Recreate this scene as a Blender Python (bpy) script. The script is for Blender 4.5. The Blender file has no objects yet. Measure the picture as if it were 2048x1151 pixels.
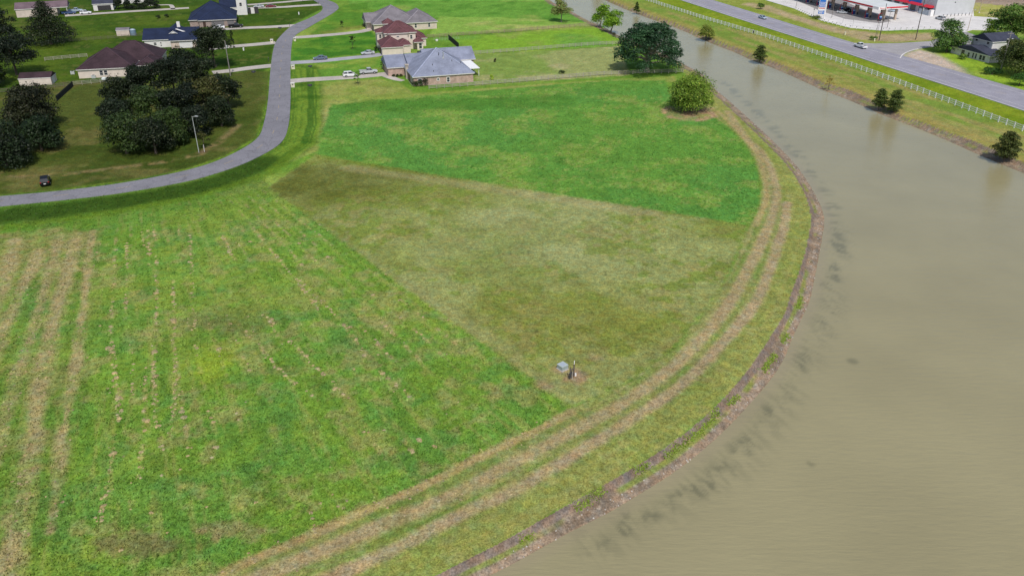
import bpy, bmesh, math, random
import numpy as np
from mathutils import Matrix, Vector

# ------------------------------------------------------------------ camera, sky, sun, exposure
scene = bpy.context.scene
C = scene.collection
CAM_H, PITCH, FOC = 61.0, math.radians(28.2), 1592.0      # drone height (m), pitch below level, focal length in pixels of a 2048 px frame
cam_d = bpy.data.cameras.new('camera')
cam_d.sensor_width = 36.0
cam_d.lens = 36.0 * FOC / 2048.0
cam_d.clip_start = 1.0
cam_d.clip_end = 12000.0
cam = bpy.data.objects.new('camera', cam_d)
cam.location = (0, 0, CAM_H)
cam.rotation_euler = (math.radians(90) - PITCH, 0, 0)
C.objects.link(cam)
scene.camera = cam

SUN_EL, SUN_AZ = math.radians(53), math.radians(168)       # azimuth clockwise from +Y: behind the camera, a little to the right
sun_to = Vector((math.sin(SUN_AZ) * math.cos(SUN_EL), math.cos(SUN_AZ) * math.cos(SUN_EL), math.sin(SUN_EL)))
world = bpy.data.worlds.new('World')
scene.world = world
world.use_nodes = True
wn = world.node_tree
sky = wn.nodes.new('ShaderNodeTexSky')
sky.sky_type = 'NISHITA'
sky.sun_disc = False
sky.sun_elevation = SUN_EL
sky.sun_rotation = SUN_AZ
sky.air_density = 1.0
sky.dust_density = 1.6
sky.ozone_density = 1.0
wn.links.new(sky.outputs[0], wn.nodes['Background'].inputs[0])
wn.nodes['Background'].inputs[1].default_value = 0.118
sl = bpy.data.lights.new('sun', 'SUN')
sl.energy = 3.3
sl.angle = math.radians(0.6)
sl.color = (1.0, 0.955, 0.89)
sun = bpy.data.objects.new('sun', sl)
sun.rotation_euler = (-sun_to).to_track_quat('-Z', 'Y').to_euler()
sun.location = (40, -120, 200)
C.objects.link(sun)
scene.view_settings.view_transform = 'Standard'
scene.view_settings.look = 'None'
scene.view_settings.gamma = 1.0
scene.view_settings.exposure = 0.0
scene.view_settings.use_curve_mapping = False

rng = np.random.default_rng(7)
random.seed(7)


def gp(u, v, z=0.0):
    """Survey: the point of the level z seen at pixel (u, v) of the 2048 x 1151 photograph."""
    a, b = (u - 1024.0) / FOC, (v - 575.5) / FOC
    dy = math.cos(PITCH) - b * math.sin(PITCH)
    dz = -math.sin(PITCH) - b * math.cos(PITCH)
    t = (z - CAM_H) / dz
    return np.array((a * t, dy * t))


def gps(pts, z=0.0):
    return np.array([gp(u, v, z) for u, v in pts])


def s2l(r, g, b):
    return tuple(((c / 255 + 0.055) / 1.055) ** 2.4 if c / 255 > 0.04045 else c / 255 / 12.92 for c in (r, g, b))


# ------------------------------------------------------------------ materials
MATS = {}


def nt_new(name):
    m = bpy.data.materials.new(name)
    m.use_nodes = True
    return m, m.node_tree, m.node_tree.nodes['Principled BSDF']


def mat(name, col, rough=0.75, var=0.18, scale=1.5, spec=0.3, metal=0.0, bump=0.0, bscale=8.0, trans=0.0):
    """Plain procedural surface: base colour broken up by two sizes of noise, with optional relief."""
    if name in MATS:
        return MATS[name]
    m, nt, b = nt_new(name)
    N, L = nt.nodes, nt.links
    tc = N.new('ShaderNodeTexCoord')
    n1 = N.new('ShaderNodeTexNoise'); n1.inputs['Scale'].default_value = scale; n1.inputs['Detail'].default_value = 6
    L.new(tc.outputs['Object'], n1.inputs['Vector'])
    mr = N.new('ShaderNodeMapRange')
    mr.inputs['From Min'].default_value = 0.3; mr.inputs['From Max'].default_value = 0.7
    mr.inputs['To Min'].default_value = 1 - var; mr.inputs['To Max'].default_value = 1 + var
    L.new(n1.outputs['Fac'], mr.inputs['Value'])
    mx = N.new('ShaderNodeVectorMath'); mx.operation = 'SCALE'
    mx.inputs[0].default_value = col
    L.new(mr.outputs[0], mx.inputs['Scale'])
    L.new(mx.outputs[0], b.inputs['Base Color'])
    b.inputs['Roughness'].default_value = rough
    b.inputs['Specular IOR Level'].default_value = spec
    b.inputs['Metallic'].default_value = metal
    if bump:
        n2 = N.new('ShaderNodeTexNoise'); n2.inputs['Scale'].default_value = bscale; n2.inputs['Detail'].default_value = 4
        L.new(tc.outputs['Object'], n2.inputs['Vector'])
        bp = N.new('ShaderNodeBump'); bp.inputs['Strength'].default_value = bump; bp.inputs['Distance'].default_value = 0.05
        L.new(n2.outputs['Fac'], bp.inputs['Height']); L.new(bp.outputs[0], b.inputs['Normal'])
    MATS[name] = m
    return m


def brick_mat(name, c1, c2, mortar, bw=0.22, bh=0.075, big=1.0):
    if name in MATS:
        return MATS[name]
    m, nt, b = nt_new(name)
    N, L = nt.nodes, nt.links
    tc = N.new('ShaderNodeTexCoord')
    sp = N.new('ShaderNodeSeparateXYZ'); L.new(tc.outputs['Object'], sp.inputs[0])
    ad = N.new('ShaderNodeMath'); ad.operation = 'ADD'; L.new(sp.outputs[0], ad.inputs[0]); L.new(sp.outputs[1], ad.inputs[1])
    cb = N.new('ShaderNodeCombineXYZ'); L.new(ad.outputs[0], cb.inputs[0]); L.new(sp.outputs[2], cb.inputs[1])
    br = N.new('ShaderNodeTexBrick')
    br.inputs['Color1'].default_value = (*c1, 1); br.inputs['Color2'].default_value = (*c2, 1); br.inputs['Mortar'].default_value = (*mortar, 1)
    br.inputs['Scale'].default_value = 1.0; br.inputs['Brick Width'].default_value = bw; br.inputs['Row Height'].default_value = bh; br.inputs['Mortar Size'].default_value = 0.008
    L.new(cb.outputs[0], br.inputs['Vector'])
    ns = N.new('ShaderNodeTexNoise'); ns.inputs['Scale'].default_value = big; ns.inputs['Detail'].default_value = 5
    L.new(tc.outputs['Object'], ns.inputs['Vector'])
    mr = N.new('ShaderNodeMapRange'); mr.inputs['From Min'].default_value = .3; mr.inputs['From Max'].default_value = .7; mr.inputs['To Min'].default_value = .75; mr.inputs['To Max'].default_value = 1.2
    L.new(ns.outputs['Fac'], mr.inputs['Value'])
    mx = N.new('ShaderNodeVectorMath'); mx.operation = 'SCALE'; L.new(br.outputs['Color'], mx.inputs[0]); L.new(mr.outputs[0], mx.inputs['Scale'])
    L.new(mx.outputs[0], b.inputs['Base Color'])
    b.inputs['Roughness'].default_value = 0.85; b.inputs['Specular IOR Level'].default_value = 0.2
    MATS[name] = m
    return m


def shingle_mat(name, col, var=0.3):
    """Roof shingles: courses every 0.15 m up the slope and mottled tabs."""
    if name in MATS:
        return MATS[name]
    m, nt, b = nt_new(name)
    N, L = nt.nodes, nt.links
    tc = N.new('ShaderNodeTexCoord')
    n1 = N.new('ShaderNodeTexNoise'); n1.inputs['Scale'].default_value = 2.2; n1.inputs['Detail'].default_value = 8; n1.inputs['Roughness'].default_value = .75
    L.new(tc.outputs['Object'], n1.inputs['Vector'])
    n2 = N.new('ShaderNodeTexNoise'); n2.inputs['Scale'].default_value = .35; n2.inputs['Detail'].default_value = 3
    L.new(tc.outputs['Object'], n2.inputs['Vector'])
    ad = N.new('ShaderNodeMath'); ad.operation = 'ADD'; L.new(n1.outputs['Fac'], ad.inputs[0]); L.new(n2.outputs['Fac'], ad.inputs[1])
    mr = N.new('ShaderNodeMapRange'); mr.inputs['From Min'].default_value = .7; mr.inputs['From Max'].default_value = 1.3; mr.inputs['To Min'].default_value = 1 - var; mr.inputs['To Max'].default_value = 1 + var
    L.new(ad.outputs[0], mr.inputs['Value'])
    sp = N.new('ShaderNodeSeparateXYZ'); L.new(tc.outputs['Object'], sp.inputs[0])
    ml = N.new('ShaderNodeMath'); ml.operation = 'MULTIPLY'; ml.inputs[1].default_value = 10.0; L.new(sp.outputs[2], ml.inputs[0])
    fr = N.new('ShaderNodeMath'); fr.operation = 'FRACT'; L.new(ml.outputs[0], fr.inputs[0])
    mx = N.new('ShaderNodeVectorMath'); mx.operation = 'SCALE'; mx.inputs[0].default_value = col; L.new(mr.outputs[0], mx.inputs['Scale'])
    L.new(mx.outputs[0], b.inputs['Base Color'])
    bp = N.new('ShaderNodeBump'); bp.inputs['Strength'].default_value = .5; bp.inputs['Distance'].default_value = .02
    L.new(fr.outputs[0], bp.inputs['Height']); L.new(bp.outputs[0], b.inputs['Normal'])
    b.inputs['Roughness'].default_value = .85; b.inputs['Specular IOR Level'].default_value = .25
    MATS[name] = m
    return m


def leaf_mat():
    m, nt, b = nt_new('leaves')
    N, L = nt.nodes, nt.links
    at = N.new('ShaderNodeAttribute'); at.attribute_name = 'Col'
    L.new(at.outputs['Color'], b.inputs['Base Color'])
    b.inputs['Roughness'].default_value = .55; b.inputs['Specular IOR Level'].default_value = .25
    tr = N.new('ShaderNodeBsdfTranslucent')
    sc = N.new('ShaderNodeVectorMath'); sc.operation = 'MULTIPLY'; sc.inputs[1].default_value = (1.2, 1.2, .5); L.new(at.outputs['Color'], sc.inputs[0])
    L.new(sc.outputs[0], tr.inputs['Color'])
    mx = N.new('ShaderNodeMixShader'); mx.inputs[0].default_value = .14
    L.new(b.outputs[0], mx.inputs[1]); L.new(tr.outputs[0], mx.inputs[2])
    L.new(mx.outputs[0], N['Material Output'].inputs['Surface'])
    return m


def ground_mat(name, grain=1.0):
    """Ground cover: colour of what grows or lies there from the mesh attribute, broken up by blade, tuft and patch noise in world metres."""
    m, nt, b = nt_new(name)
    N, L = nt.nodes, nt.links
    at = N.new('ShaderNodeAttribute'); at.attribute_name = 'Col'
    tc = N.new('ShaderNodeTexCoord')
    fac = None
    for sc, lo, hi, det in ((5.0, .50, 1.54, 3), (1.5, .66, 1.36, 5), (.28, .86, 1.14, 4)):
        n = N.new('ShaderNodeTexNoise'); n.inputs['Scale'].default_value = sc; n.inputs['Detail'].default_value = det; n.inputs['Roughness'].default_value = .65
        L.new(tc.outputs['Object'], n.inputs['Vector'])
        mr = N.new('ShaderNodeMapRange'); mr.inputs['From Min'].default_value = .25; mr.inputs['From Max'].default_value = .75
        mr.inputs['To Min'].default_value = 1 + (lo - 1) * grain; mr.inputs['To Max'].default_value = 1 + (hi - 1) * grain
        L.new(n.outputs['Fac'], mr.inputs['Value'])
        if fac is None:
            fac = mr.outputs[0]; hn = n
        else:
            mu = N.new('ShaderNodeMath'); mu.operation = 'MULTIPLY'; L.new(fac, mu.inputs[0]); L.new(mr.outputs[0], mu.inputs[1]); fac = mu.outputs[0]
    sv = N.new('ShaderNodeVectorMath'); sv.operation = 'SCALE'; L.new(at.outputs['Color'], sv.inputs[0]); L.new(fac, sv.inputs['Scale'])
    # hue drift between yellow-green and blue-green tufts
    nh = N.new('ShaderNodeTexNoise'); nh.inputs['Scale'].default_value = .9; nh.inputs['Detail'].default_value = 5
    L.new(tc.outputs['Object'], nh.inputs['Vector'])
    mh = N.new('ShaderNodeMapRange'); mh.inputs['From Min'].default_value = .3; mh.inputs['From Max'].default_value = .7
    mh.inputs['To Min'].default_value = .88; mh.inputs['To Max'].default_value = 1.13
    L.new(nh.outputs['Fac'], mh.inputs['Value'])
    inv = N.new('ShaderNodeMath'); inv.operation = 'DIVIDE'; inv.inputs[0].default_value = 1.0; L.new(mh.outputs[0], inv.inputs[1])
    cb = N.new('ShaderNodeCombineXYZ'); L.new(mh.outputs[0], cb.inputs[0]); cb.inputs[1].default_value = 1.0; L.new(inv.outputs[0], cb.inputs[2])
    mm = N.new('ShaderNodeVectorMath'); mm.operation = 'MULTIPLY'; L.new(sv.outputs[0], mm.inputs[0]); L.new(cb.outputs[0], mm.inputs[1])
    L.new(mm.outputs[0], b.inputs['Base Color'])
    b.inputs['Roughness'].default_value = .95; b.inputs['Specular IOR Level'].default_value = .04
    bp = N.new('ShaderNodeBump'); bp.inputs['Strength'].default_value = .6; bp.inputs['Distance'].default_value = .08
    L.new(hn.outputs['Fac'], bp.inputs['Height']); L.new(bp.outputs[0], b.inputs['Normal'])
    return m


def water_mat():
    m, nt, b = nt_new('muddy_water')
    N, L = nt.nodes, nt.links
    tc = N.new('ShaderNodeTexCoord')
    at = N.new('ShaderNodeAttribute'); at.attribute_name = 'Col'
    n = N.new('ShaderNodeTexNoise'); n.inputs['Scale'].default_value = .06; n.inputs['Detail'].default_value = 5
    L.new(tc.outputs['Object'], n.inputs['Vector'])
    mr = N.new('ShaderNodeMapRange'); mr.inputs['From Min'].default_value = .3; mr.inputs['From Max'].default_value = .7; mr.inputs['To Min'].default_value = .93; mr.inputs['To Max'].default_value = 1.07
    L.new(n.outputs['Fac'], mr.inputs['Value'])
    sv = N.new('ShaderNodeVectorMath'); sv.operation = 'SCALE'; L.new(at.outputs['Color'], sv.inputs[0]); L.new(mr.outputs[0], sv.inputs['Scale'])
    L.new(sv.outputs[0], b.inputs['Base Color'])
    b.inputs['Roughness'].default_value = .12; b.inputs['IOR'].default_value = 1.42; b.inputs['Specular IOR Level'].default_value = .5
    mp = N.new('ShaderNodeMapping'); mp.inputs['Rotation'].default_value = (0, 0, .25); mp.inputs['Scale'].default_value = (.35, 1.6, 1)
    L.new(tc.outputs['Object'], mp.inputs['Vector'])
    n2 = N.new('ShaderNodeTexNoise'); n2.inputs['Scale'].default_value = 1.3; n2.inputs['Detail'].default_value = 4
    L.new(mp.outputs[0], n2.inputs['Vector'])
    bp = N.new('ShaderNodeBump'); bp.inputs['Strength'].default_value = .5; bp.inputs['Distance'].default_value = .14
    L.new(n2.outputs['Fac'], bp.inputs['Height']); L.new(bp.outputs[0], b.inputs['Normal'])
    return m


def asphalt_mat(name, col, crack=.5):
    if name in MATS:
        return MATS[name]
    m, nt, b = nt_new(name)
    N, L = nt.nodes, nt.links
    tc = N.new('ShaderNodeTexCoord')
    fac = None
    for sc, lo, hi in ((3.0, .84, 1.16), (.25, .9, 1.1), (.04, .93, 1.07)):
        n = N.new('ShaderNodeTexNoise'); n.inputs['Scale'].default_value = sc; n.inputs['Detail'].default_value = 6
        L.new(tc.outputs['Object'], n.inputs['Vector'])
        mr = N.new('ShaderNodeMapRange'); mr.inputs['From Min'].default_value = .3; mr.inputs['From Max'].default_value = .7; mr.inputs['To Min'].default_value = lo; mr.inputs['To Max'].default_value = hi
        L.new(n.outputs['Fac'], mr.inputs['Value'])
        if fac is None:
            fac = mr.outputs[0]
        else:
            mu = N.new('ShaderNodeMath'); mu.operation = 'MULTIPLY'; L.new(fac, mu.inputs[0]); L.new(mr.outputs[0], mu.inputs[1]); fac = mu.outputs[0]
    if crack:
        vo = N.new('ShaderNodeTexVoronoi'); vo.feature = 'DISTANCE_TO_EDGE'; vo.inputs['Scale'].default_value = .22
        nd = N.new('ShaderNodeTexNoise'); nd.inputs['Scale'].default_value = .5; nd.inputs['Detail'].default_value = 4
        L.new(tc.outputs['Object'], nd.inputs['Vector'])
        av = N.new('ShaderNodeVectorMath'); av.operation = 'MULTIPLY_ADD'; av.inputs[1].default_value = (3, 3, 0)
        L.new(nd.outputs['Color'], av.inputs[0]); L.new(tc.outputs['Object'], av.inputs[2])
        L.new(av.outputs[0], vo.inputs['Vector'])
        mr = N.new('ShaderNodeMapRange'); mr.inputs['From Min'].default_value = .0; mr.inputs['From Max'].default_value = .03; mr.inputs['To Min'].default_value = 1 - crack; mr.inputs['To Max'].default_value = 1
        L.new(vo.outputs['Distance'], mr.inputs['Value'])
        mu = N.new('ShaderNodeMath'); mu.operation = 'MULTIPLY'; L.new(fac, mu.inputs[0]); L.new(mr.outputs[0], mu.inputs[1]); fac = mu.outputs[0]
    sv = N.new('ShaderNodeVectorMath'); sv.operation = 'SCALE'; sv.inputs[0].default_value = col; L.new(fac, sv.inputs['Scale'])
    L.new(sv.outputs[0], b.inputs['Base Color'])
    b.inputs['Roughness'].default_value = .85; b.inputs['Specular IOR Level'].default_value = .25
    MATS[name] = m
    return m


# ------------------------------------------------------------------ mesh helpers
class MB:
    """Collects polygons and links them as ONE mesh object."""

    def __init__(self):
        self.v, self.f = [], []

    def poly(self, pts):
        i = len(self.v); self.v += [tuple(p) for p in pts]; self.f.append(tuple(range(i, i + len(pts))))

    def box(self, x0, y0, z0, x1, y1, z1):
        i = len(self.v)
        self.v += [(x0, y0, z0), (x1, y0, z0), (x1, y1, z0), (x0, y1, z0), (x0, y0, z1), (x1, y0, z1), (x1, y1, z1), (x0, y1, z1)]
        self.f += [tuple(i + k for k in q) for q in ((0, 3, 2, 1), (4, 5, 6, 7), (0, 1, 5, 4), (1, 2, 6, 5), (2, 3, 7, 6), (3, 0, 4, 7))]
        return self

    def bar(self, p0, p1, w, h):
        """Rectangular bar from p0 to p1, w across (level), h tall, centred on the line."""
        p0, p1 = Vector(p0), Vector(p1)
        d = (p1 - p0).normalized()
        s = d.cross(Vector((0, 0, 1)))
        s = s.normalized() if s.length > 1e-5 else Vector((1, 0, 0))
        u = s.cross(d)
        i = len(self.v)
        for p in (p0, p1):
            for a, b in ((-1, -1), (1, -1), (1, 1), (-1, 1)):
                self.v.append(tuple(p + s * (a * w / 2) + u * (b * h / 2)))
        self.f += [tuple(i + k for k in q) for q in ((0, 1, 2, 3), (7, 6, 5, 4), (0, 4, 5, 1), (1, 5, 6, 2), (2, 6, 7, 3), (3, 7, 4, 0))]
        return self

    def tube(self, p0, p1, r0, r1=None, n=8):
        r1 = r0 if r1 is None else r1
        p0, p1 = Vector(p0), Vector(p1)
        d = (p1 - p0).normalized()
        s = d.cross(Vector((0, 0, 1)))
        s = s.normalized() if s.length > 1e-3 else Vector((1, 0, 0))
        u = s.cross(d)
        i = len(self.v)
        for p, r in ((p0, r0), (p1, r1)):
            for k in range(n):
                a = 2 * math.pi * k / n
                self.v.append(tuple(p + s * (r * math.cos(a)) + u * (r * math.sin(a))))
        for k in range(n):
            self.f.append((i + k, i + (k + 1) % n, i + n + (k + 1) % n, i + n + k))
        self.f.append(tuple(i + k for k in reversed(range(n))))
        self.f.append(tuple(i + n + k for k in range(n)))
        return self

    def prism(self, pts, z0, z1):
        """Closed vertical prism over the outline pts (2-D)."""
        n = len(pts); i = len(self.v)
        self.v += [(p[0], p[1], z0) for p in pts] + [(p[0], p[1], z1) for p in pts]
        a = sum(pts[k][0] * pts[(k + 1) % n][1] - pts[(k + 1) % n][0] * pts[k][1] for k in range(n))
        top = tuple(i + n + k for k in range(n)); bot = tuple(i + k for k in reversed(range(n)))
        if a < 0:
            top, bot = top[::-1], bot[::-1]
        self.f += [top, bot]
        for k in range(n):
            q = (i + k, i + (k + 1) % n, i + n + (k + 1) % n, i + n + k)
            self.f.append(q if a > 0 else q[::-1])
        return self

    def build(self, name, m, parent=None, smooth=False):
        me = bpy.data.meshes.new(name)
        me.from_pydata(self.v, [], self.f)
        me.update()
        if smooth:
            me.polygons.foreach_set('use_smooth', [True] * len(me.polygons))
        if m:
            me.materials.append(m)
        o = bpy.data.objects.new(name, me)
        C.objects.link(o)
        if parent:
            o.parent = parent
        return o


def tag(o, label=None, cat=None, group=None, kind=None):
    if label: o['label'] = label
    if cat: o['category'] = cat
    if group: o['group'] = group
    if kind: o['kind'] = kind
    return o


def thing(name, label, cat, loc=(0, 0, 0), rz=0.0, group=None):
    o = bpy.data.objects.new(name, None)
    o.empty_display_size = .5
    o.location = (loc[0], loc[1], loc[2] if len(loc) > 2 else 0.0)
    o.rotation_euler = (0, 0, rz)
    C.objects.link(o)
    return tag(o, label, cat, group)


def copy_tree(o, parent=None):
    c = o.copy(); C.objects.link(c); c.parent = parent
    for ch in list(o.children):
        copy_tree(ch, c)
    return c


def bulk(name, V, F, m, col=None, parent=None, smooth=False):
    """One mesh from numpy arrays; F is (n, k); col is per-vertex linear RGB."""
    me = bpy.data.meshes.new(name)
    n, k = F.shape
    me.vertices.add(len(V)); me.vertices.foreach_set('co', np.ascontiguousarray(V, np.float32).ravel())
    me.loops.add(n * k); me.loops.foreach_set('vertex_index', np.ascontiguousarray(F, np.int32).ravel())
    me.polygons.add(n); me.polygons.foreach_set('loop_start', np.arange(0, n * k, k, dtype=np.int32))
    me.polygons.foreach_set('loop_total', np.full(n, k, np.int32))
    if smooth:
        me.polygons.foreach_set('use_smooth', np.ones(n, bool))
    me.update(calc_edges=True)
    if col is not None:
        a = me.attributes.new('Col', 'FLOAT_COLOR', 'POINT')
        c4 = np.ones((len(V), 4), np.float32); c4[:, :3] = col
        a.data.foreach_set('color', c4.ravel())
    me.materials.append(m)
    o = bpy.data.objects.new(name, me)
    C.objects.link(o)
    if parent:
        o.parent = parent
    return o


# ------------------------------------------------------------------ noise and distance fields (numpy)
def vnoise(x, y, seed=0):
    xi, yi = np.floor(x).astype(np.int64), np.floor(y).astype(np.int64)
    fx, fy = x - xi, y - yi
    fx, fy = fx * fx * (3 - 2 * fx), fy * fy * (3 - 2 * fy)

    def h(a, b):
        n = (a * 374761393 + b * 668265263 + seed * 1442695041) & 0x7fffffff
        n = ((n ^ (n >> 13)) * 1274126177) & 0x7fffffff
        return ((n ^ (n >> 16)) & 0xffff) / 65535.0
    return (h(xi, yi) * (1 - fx) + h(xi + 1, yi) * fx) * (1 - fy) + (h(xi, yi + 1) * (1 - fx) + h(xi + 1, yi + 1) * fx) * fy


def fbm(x, y, scale, octs=4, seed=0):
    t, a, s = 0.0, .5, 0.0
    x, y = x / scale, y / scale
    for o in range(octs):
        t = t + a * vnoise(x * 2 ** o + 17.3 * o, y * 2 ** o - 9.1 * o, seed + o); s += a; a *= .55
    return t / s


def sstep(e0, e1, x):
    t = np.clip((x - e0) / (e1 - e0), 0, 1)
    return t * t * (3 - 2 * t)


def line_d(x, y, pl):
    """Distance to a polyline."""
    d = np.full(x.shape, 1e9)
    for (ax, ay), (bx, by) in zip(pl[:-1], pl[1:]):
        dx, dy = bx - ax, by - ay
        t = np.clip(((x - ax) * dx + (y - ay) * dy) / (dx * dx + dy * dy + 1e-9), 0, 1)
        d = np.minimum(d, (x - ax - t * dx) ** 2 + (y - ay - t * dy) ** 2)
    return np.sqrt(d)


def inside(x, y, pg):
    r = np.zeros(x.shape, bool)
    n = len(pg)
    for k in range(n):
        (ax, ay), (bx, by) = pg[k], pg[(k + 1) % n]
        if ay == by:
            continue
        c = ((ay > y) != (by > y)) & (x < (bx - ax) * (y - ay) / (by - ay) + ax)
        r ^= c
    return r


def poly_sd(x, y, pg, pad=12.0):
    """Signed distance to a polygon, positive inside; far points are clipped to -pad."""
    pg = np.asarray(pg)
    out = np.full(x.shape, -pad)
    lo, hi = pg.min(0) - pad, pg.max(0) + pad
    s = (x > lo[0]) & (x < hi[0]) & (y > lo[1]) & (y < hi[1])
    if s.any():
        d = line_d(x[s], y[s], np.vstack([pg, pg[:1]]))
        out[s] = np.where(inside(x[s], y[s], pg), d, -np.minimum(d, pad))
    return out


def near_line(x, y, pl, reach):
    """Distance to a polyline, computed only within reach."""
    pl = np.asarray(pl)
    out = np.full(x.shape, 1e3)
    lo, hi = pl.min(0) - reach, pl.max(0) + reach
    s = (x > lo[0]) & (x < hi[0]) & (y > lo[1]) & (y < hi[1])
    if s.any():
        out[s] = line_d(x[s], y[s], pl)
    return out


def smooth_line(P, n=6):
    P = np.asarray(P, float)
    Q = np.vstack([2 * P[0] - P[1], P, 2 * P[-1] - P[-2]])
    out = []
    for k in range(1, len(Q) - 2):
        p0, p1, p2, p3 = Q[k - 1:k + 3]
        for t in np.arange(n) / n:
            out.append(.5 * (2 * p1 + (p2 - p0) * t + (2 * p0 - 5 * p1 + 4 * p2 - p3) * t * t + (3 * p1 - p0 - 3 * p2 + p3) * t ** 3))
    out.append(P[-1])
    return np.array(out)


def resample(P, step):
    P = np.asarray(P, float)
    s = np.r_[0, np.cumsum(np.hypot(*np.diff(P, axis=0).T))]
    n = max(1, int(round(s[-1] / step)))
    t = np.linspace(0, s[-1], n + 1)
    return np.c_[np.interp(t, s, P[:, 0]), np.interp(t, s, P[:, 1])]

# ================================================================== LAND AND WATER
WZ = -1.15                                   # water level
water_near = [(1010, -45), (1060, -20), (1099, 0), (1106, 5), (1141, 22), (1164, 35), (1186, 46), (1214, 59), (1240, 72), (1285, 90), (1325, 107), (1356, 122), (1384, 137), (1409, 152), (1424, 172), (1461, 204),
              (1499, 238), (1535, 271), (1574, 310), (1600, 340), (1624, 377), (1642, 412), (1649, 440), (1645, 474), (1637, 518), (1629, 560), (1620, 600), (1607, 630), (1589, 667), (1565, 724), (1531, 772),
              (1479, 830), (1421, 887), (1354, 940), (1287, 983), (1215, 1026), (1139, 1064), (1062, 1107), (995, 1143), (900, 1185), (760, 1250), (500, 1330)]
crest_near = [(1003, -43), (1053, -18), (1092, 2), (1100, 8), (1136, 25), (1159, 38), (1180, 49), (1208, 62), (1233, 75), (1277, 94), (1317, 111), (1349, 126), (1376, 141), (1401, 157), (1416, 177), (1451, 209),
              (1488, 243), (1523, 277), (1560, 314), (1585, 345), (1606, 380), (1619, 415), (1621, 445), (1616, 478), (1607, 515), (1594, 555), (1580, 592), (1570, 625), (1541, 672), (1507, 724), (1460, 782),
              (1402, 839), (1326, 897), (1249, 945), (1163, 993), (1086, 1036), (1000, 1084), (900, 1135), (800, 1185), (650, 1250), (450, 1320)]
water_far = [(1115, -42), (1165, -20), (1209, 0), (1237, 12), (1267, 25), (1299, 37), (1336, 50), (1374, 65), (1399, 77), (1436, 92), (1474, 107), (1506, 122), (1535, 132), (1573, 148), (1611, 165), (1646, 181), (1686, 196),
             (1736, 217), (1761, 229), (1786, 238), (1823, 252), (1861, 267), (1898, 283), (1929, 297), (1967, 314), (2005, 330), (2048, 347), (2130, 382), (2300, 455)]
crest_far = [(1121, -47), (1171, -25), (1216, -4), (1247, 10), (1276, 20), (1308, 32), (1345, 44), (1384, 59), (1410, 71), (1446, 85), (1484, 99), (1515, 113), (1544, 122), (1580, 136), (1616, 151), (1656, 168), (1694, 178),
             (1744, 200), (1772, 213), (1806, 231), (1836, 241), (1865, 252), (1901, 266), (1938, 278), (1992, 301), (2020, 312), (2048, 325), (2140, 365), (2310, 435)]
wn_l, cn_l = smooth_line(gps(water_near, WZ), 3), smooth_line(gps(crest_near, -.15), 3)
wf_l, cf_l = smooth_line(gps(water_far, WZ), 3), smooth_line(gps(crest_far, -.15), 3)
_off = gps([(900, 1500), (2900, 1400), (2900, 620)], WZ)
LAKE = np.vstack([wn_l, _off, wf_l[::-1]])
CREST = np.vstack([cn_l, gps([(800, 1600), (3000, 1500), (3000, 600)], 0), cf_l[::-1]])


def bank_fields(x, y):
    w = inside(x, y, LAKE)
    c = inside(x, y, CREST)
    dw = np.minimum(near_line(x, y, wn_l, 26), near_line(x, y, wf_l, 26))
    dc = np.minimum(near_line(x, y, cn_l, 26), near_line(x, y, cf_l, 26))
    return w, c, dw, dc


def ground_z(x, y, F=None):
    w, c, dw, dc = F if F is not None else bank_fields(x, y)
    und = (fbm(x, y, 9, 3, 5) - .5) * .16 - .06
    z = und - .10 * (1 - sstep(0, 9, dc)) * 1.0
    t = dw / (dw + dc + 1e-6)                 # 0 at the water, 1 at the crest
    jag = (fbm(x, y, 1.6, 3, 9) - .5)
    zb = WZ + .45 * np.clip(t / .72, 0, 1) + .52 * sstep(.70, .92, t + .25 * jag) + jag * .10 * sstep(0, .2, t)
    z = np.where(c & ~w, zb, z)
    z = np.where(w, WZ - .03 - np.minimum(1.2, .22 * np.minimum(dw, 8)), z)
    return z


# ---- what covers the ground: colours as the sun shows them, turned into reflectances
LIT = 1.14
G = lambda r, g, b: np.array(s2l(r, g, b)) / LIT


def zone(pts, z=0):
    return gps(pts, z)


meadow = zone([(632, 314), (640, 272), (662, 208), (720, 205), (800, 196), (900, 186), (1000, 178), (1100, 170), (1220, 160), (1330, 160), (1348, 200), (1390, 232), (1429, 234), (1456, 252), (1484, 279), (1503, 306), (1515, 334), (1524, 369), (1521, 408), (1507, 443), (1497, 450), (1100, 390)])
lot = zone([(630, 309), (1497, 450), (1460, 545), (1402, 630), (1340, 705), (1262, 762), (1142, 815), (538, 374)])
field = zone([(-500, 500), (-300, 440), (0, 413), (125, 400), (250, 385), (375, 362), (450, 341), (512, 320), (540, 376), (1142, 817), (1070, 857), (992, 892), (913, 931), (835, 970), (757, 1002), (678, 1037), (600, 1072), (500, 1115), (420, 1155), (250, 1230), (-500, 1300)])
bankzone = np.vstack([zone([(420, 1160), (500, 1115), (600, 1072), (678, 1037), (757, 1002), (835, 970), (913, 931), (992, 892), (1070, 857), (1142, 815), (1262, 762), (1340, 705), (1402, 630), (1460, 545), (1497, 450), (1507, 443), (1521, 408), (1524, 369), (1515, 334), (1503, 306), (1484, 279), (1456, 252), (1429, 234), (1400, 214), (1395, 175), (1370, 145)]), cn_l[33:]])
lawn_brick = zone([(583, 168), (760, 158), (800, 166), (826, 186), (950, 178), (1100, 166), (1240, 158), (1350, 152), (1352, 164), (1220, 167), (1100, 175), (940, 187), (800, 200), (690, 207), (660, 240), (640, 300), (560, 330), (575, 260)])
lawn_between = zone([(583, 128), (700, 118), (775, 113), (778, 140), (690, 150), (583, 162)])
lawn_two = zone([(583, 86), (600, 78), (745, 62), (762, 104), (583, 122)])
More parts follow.
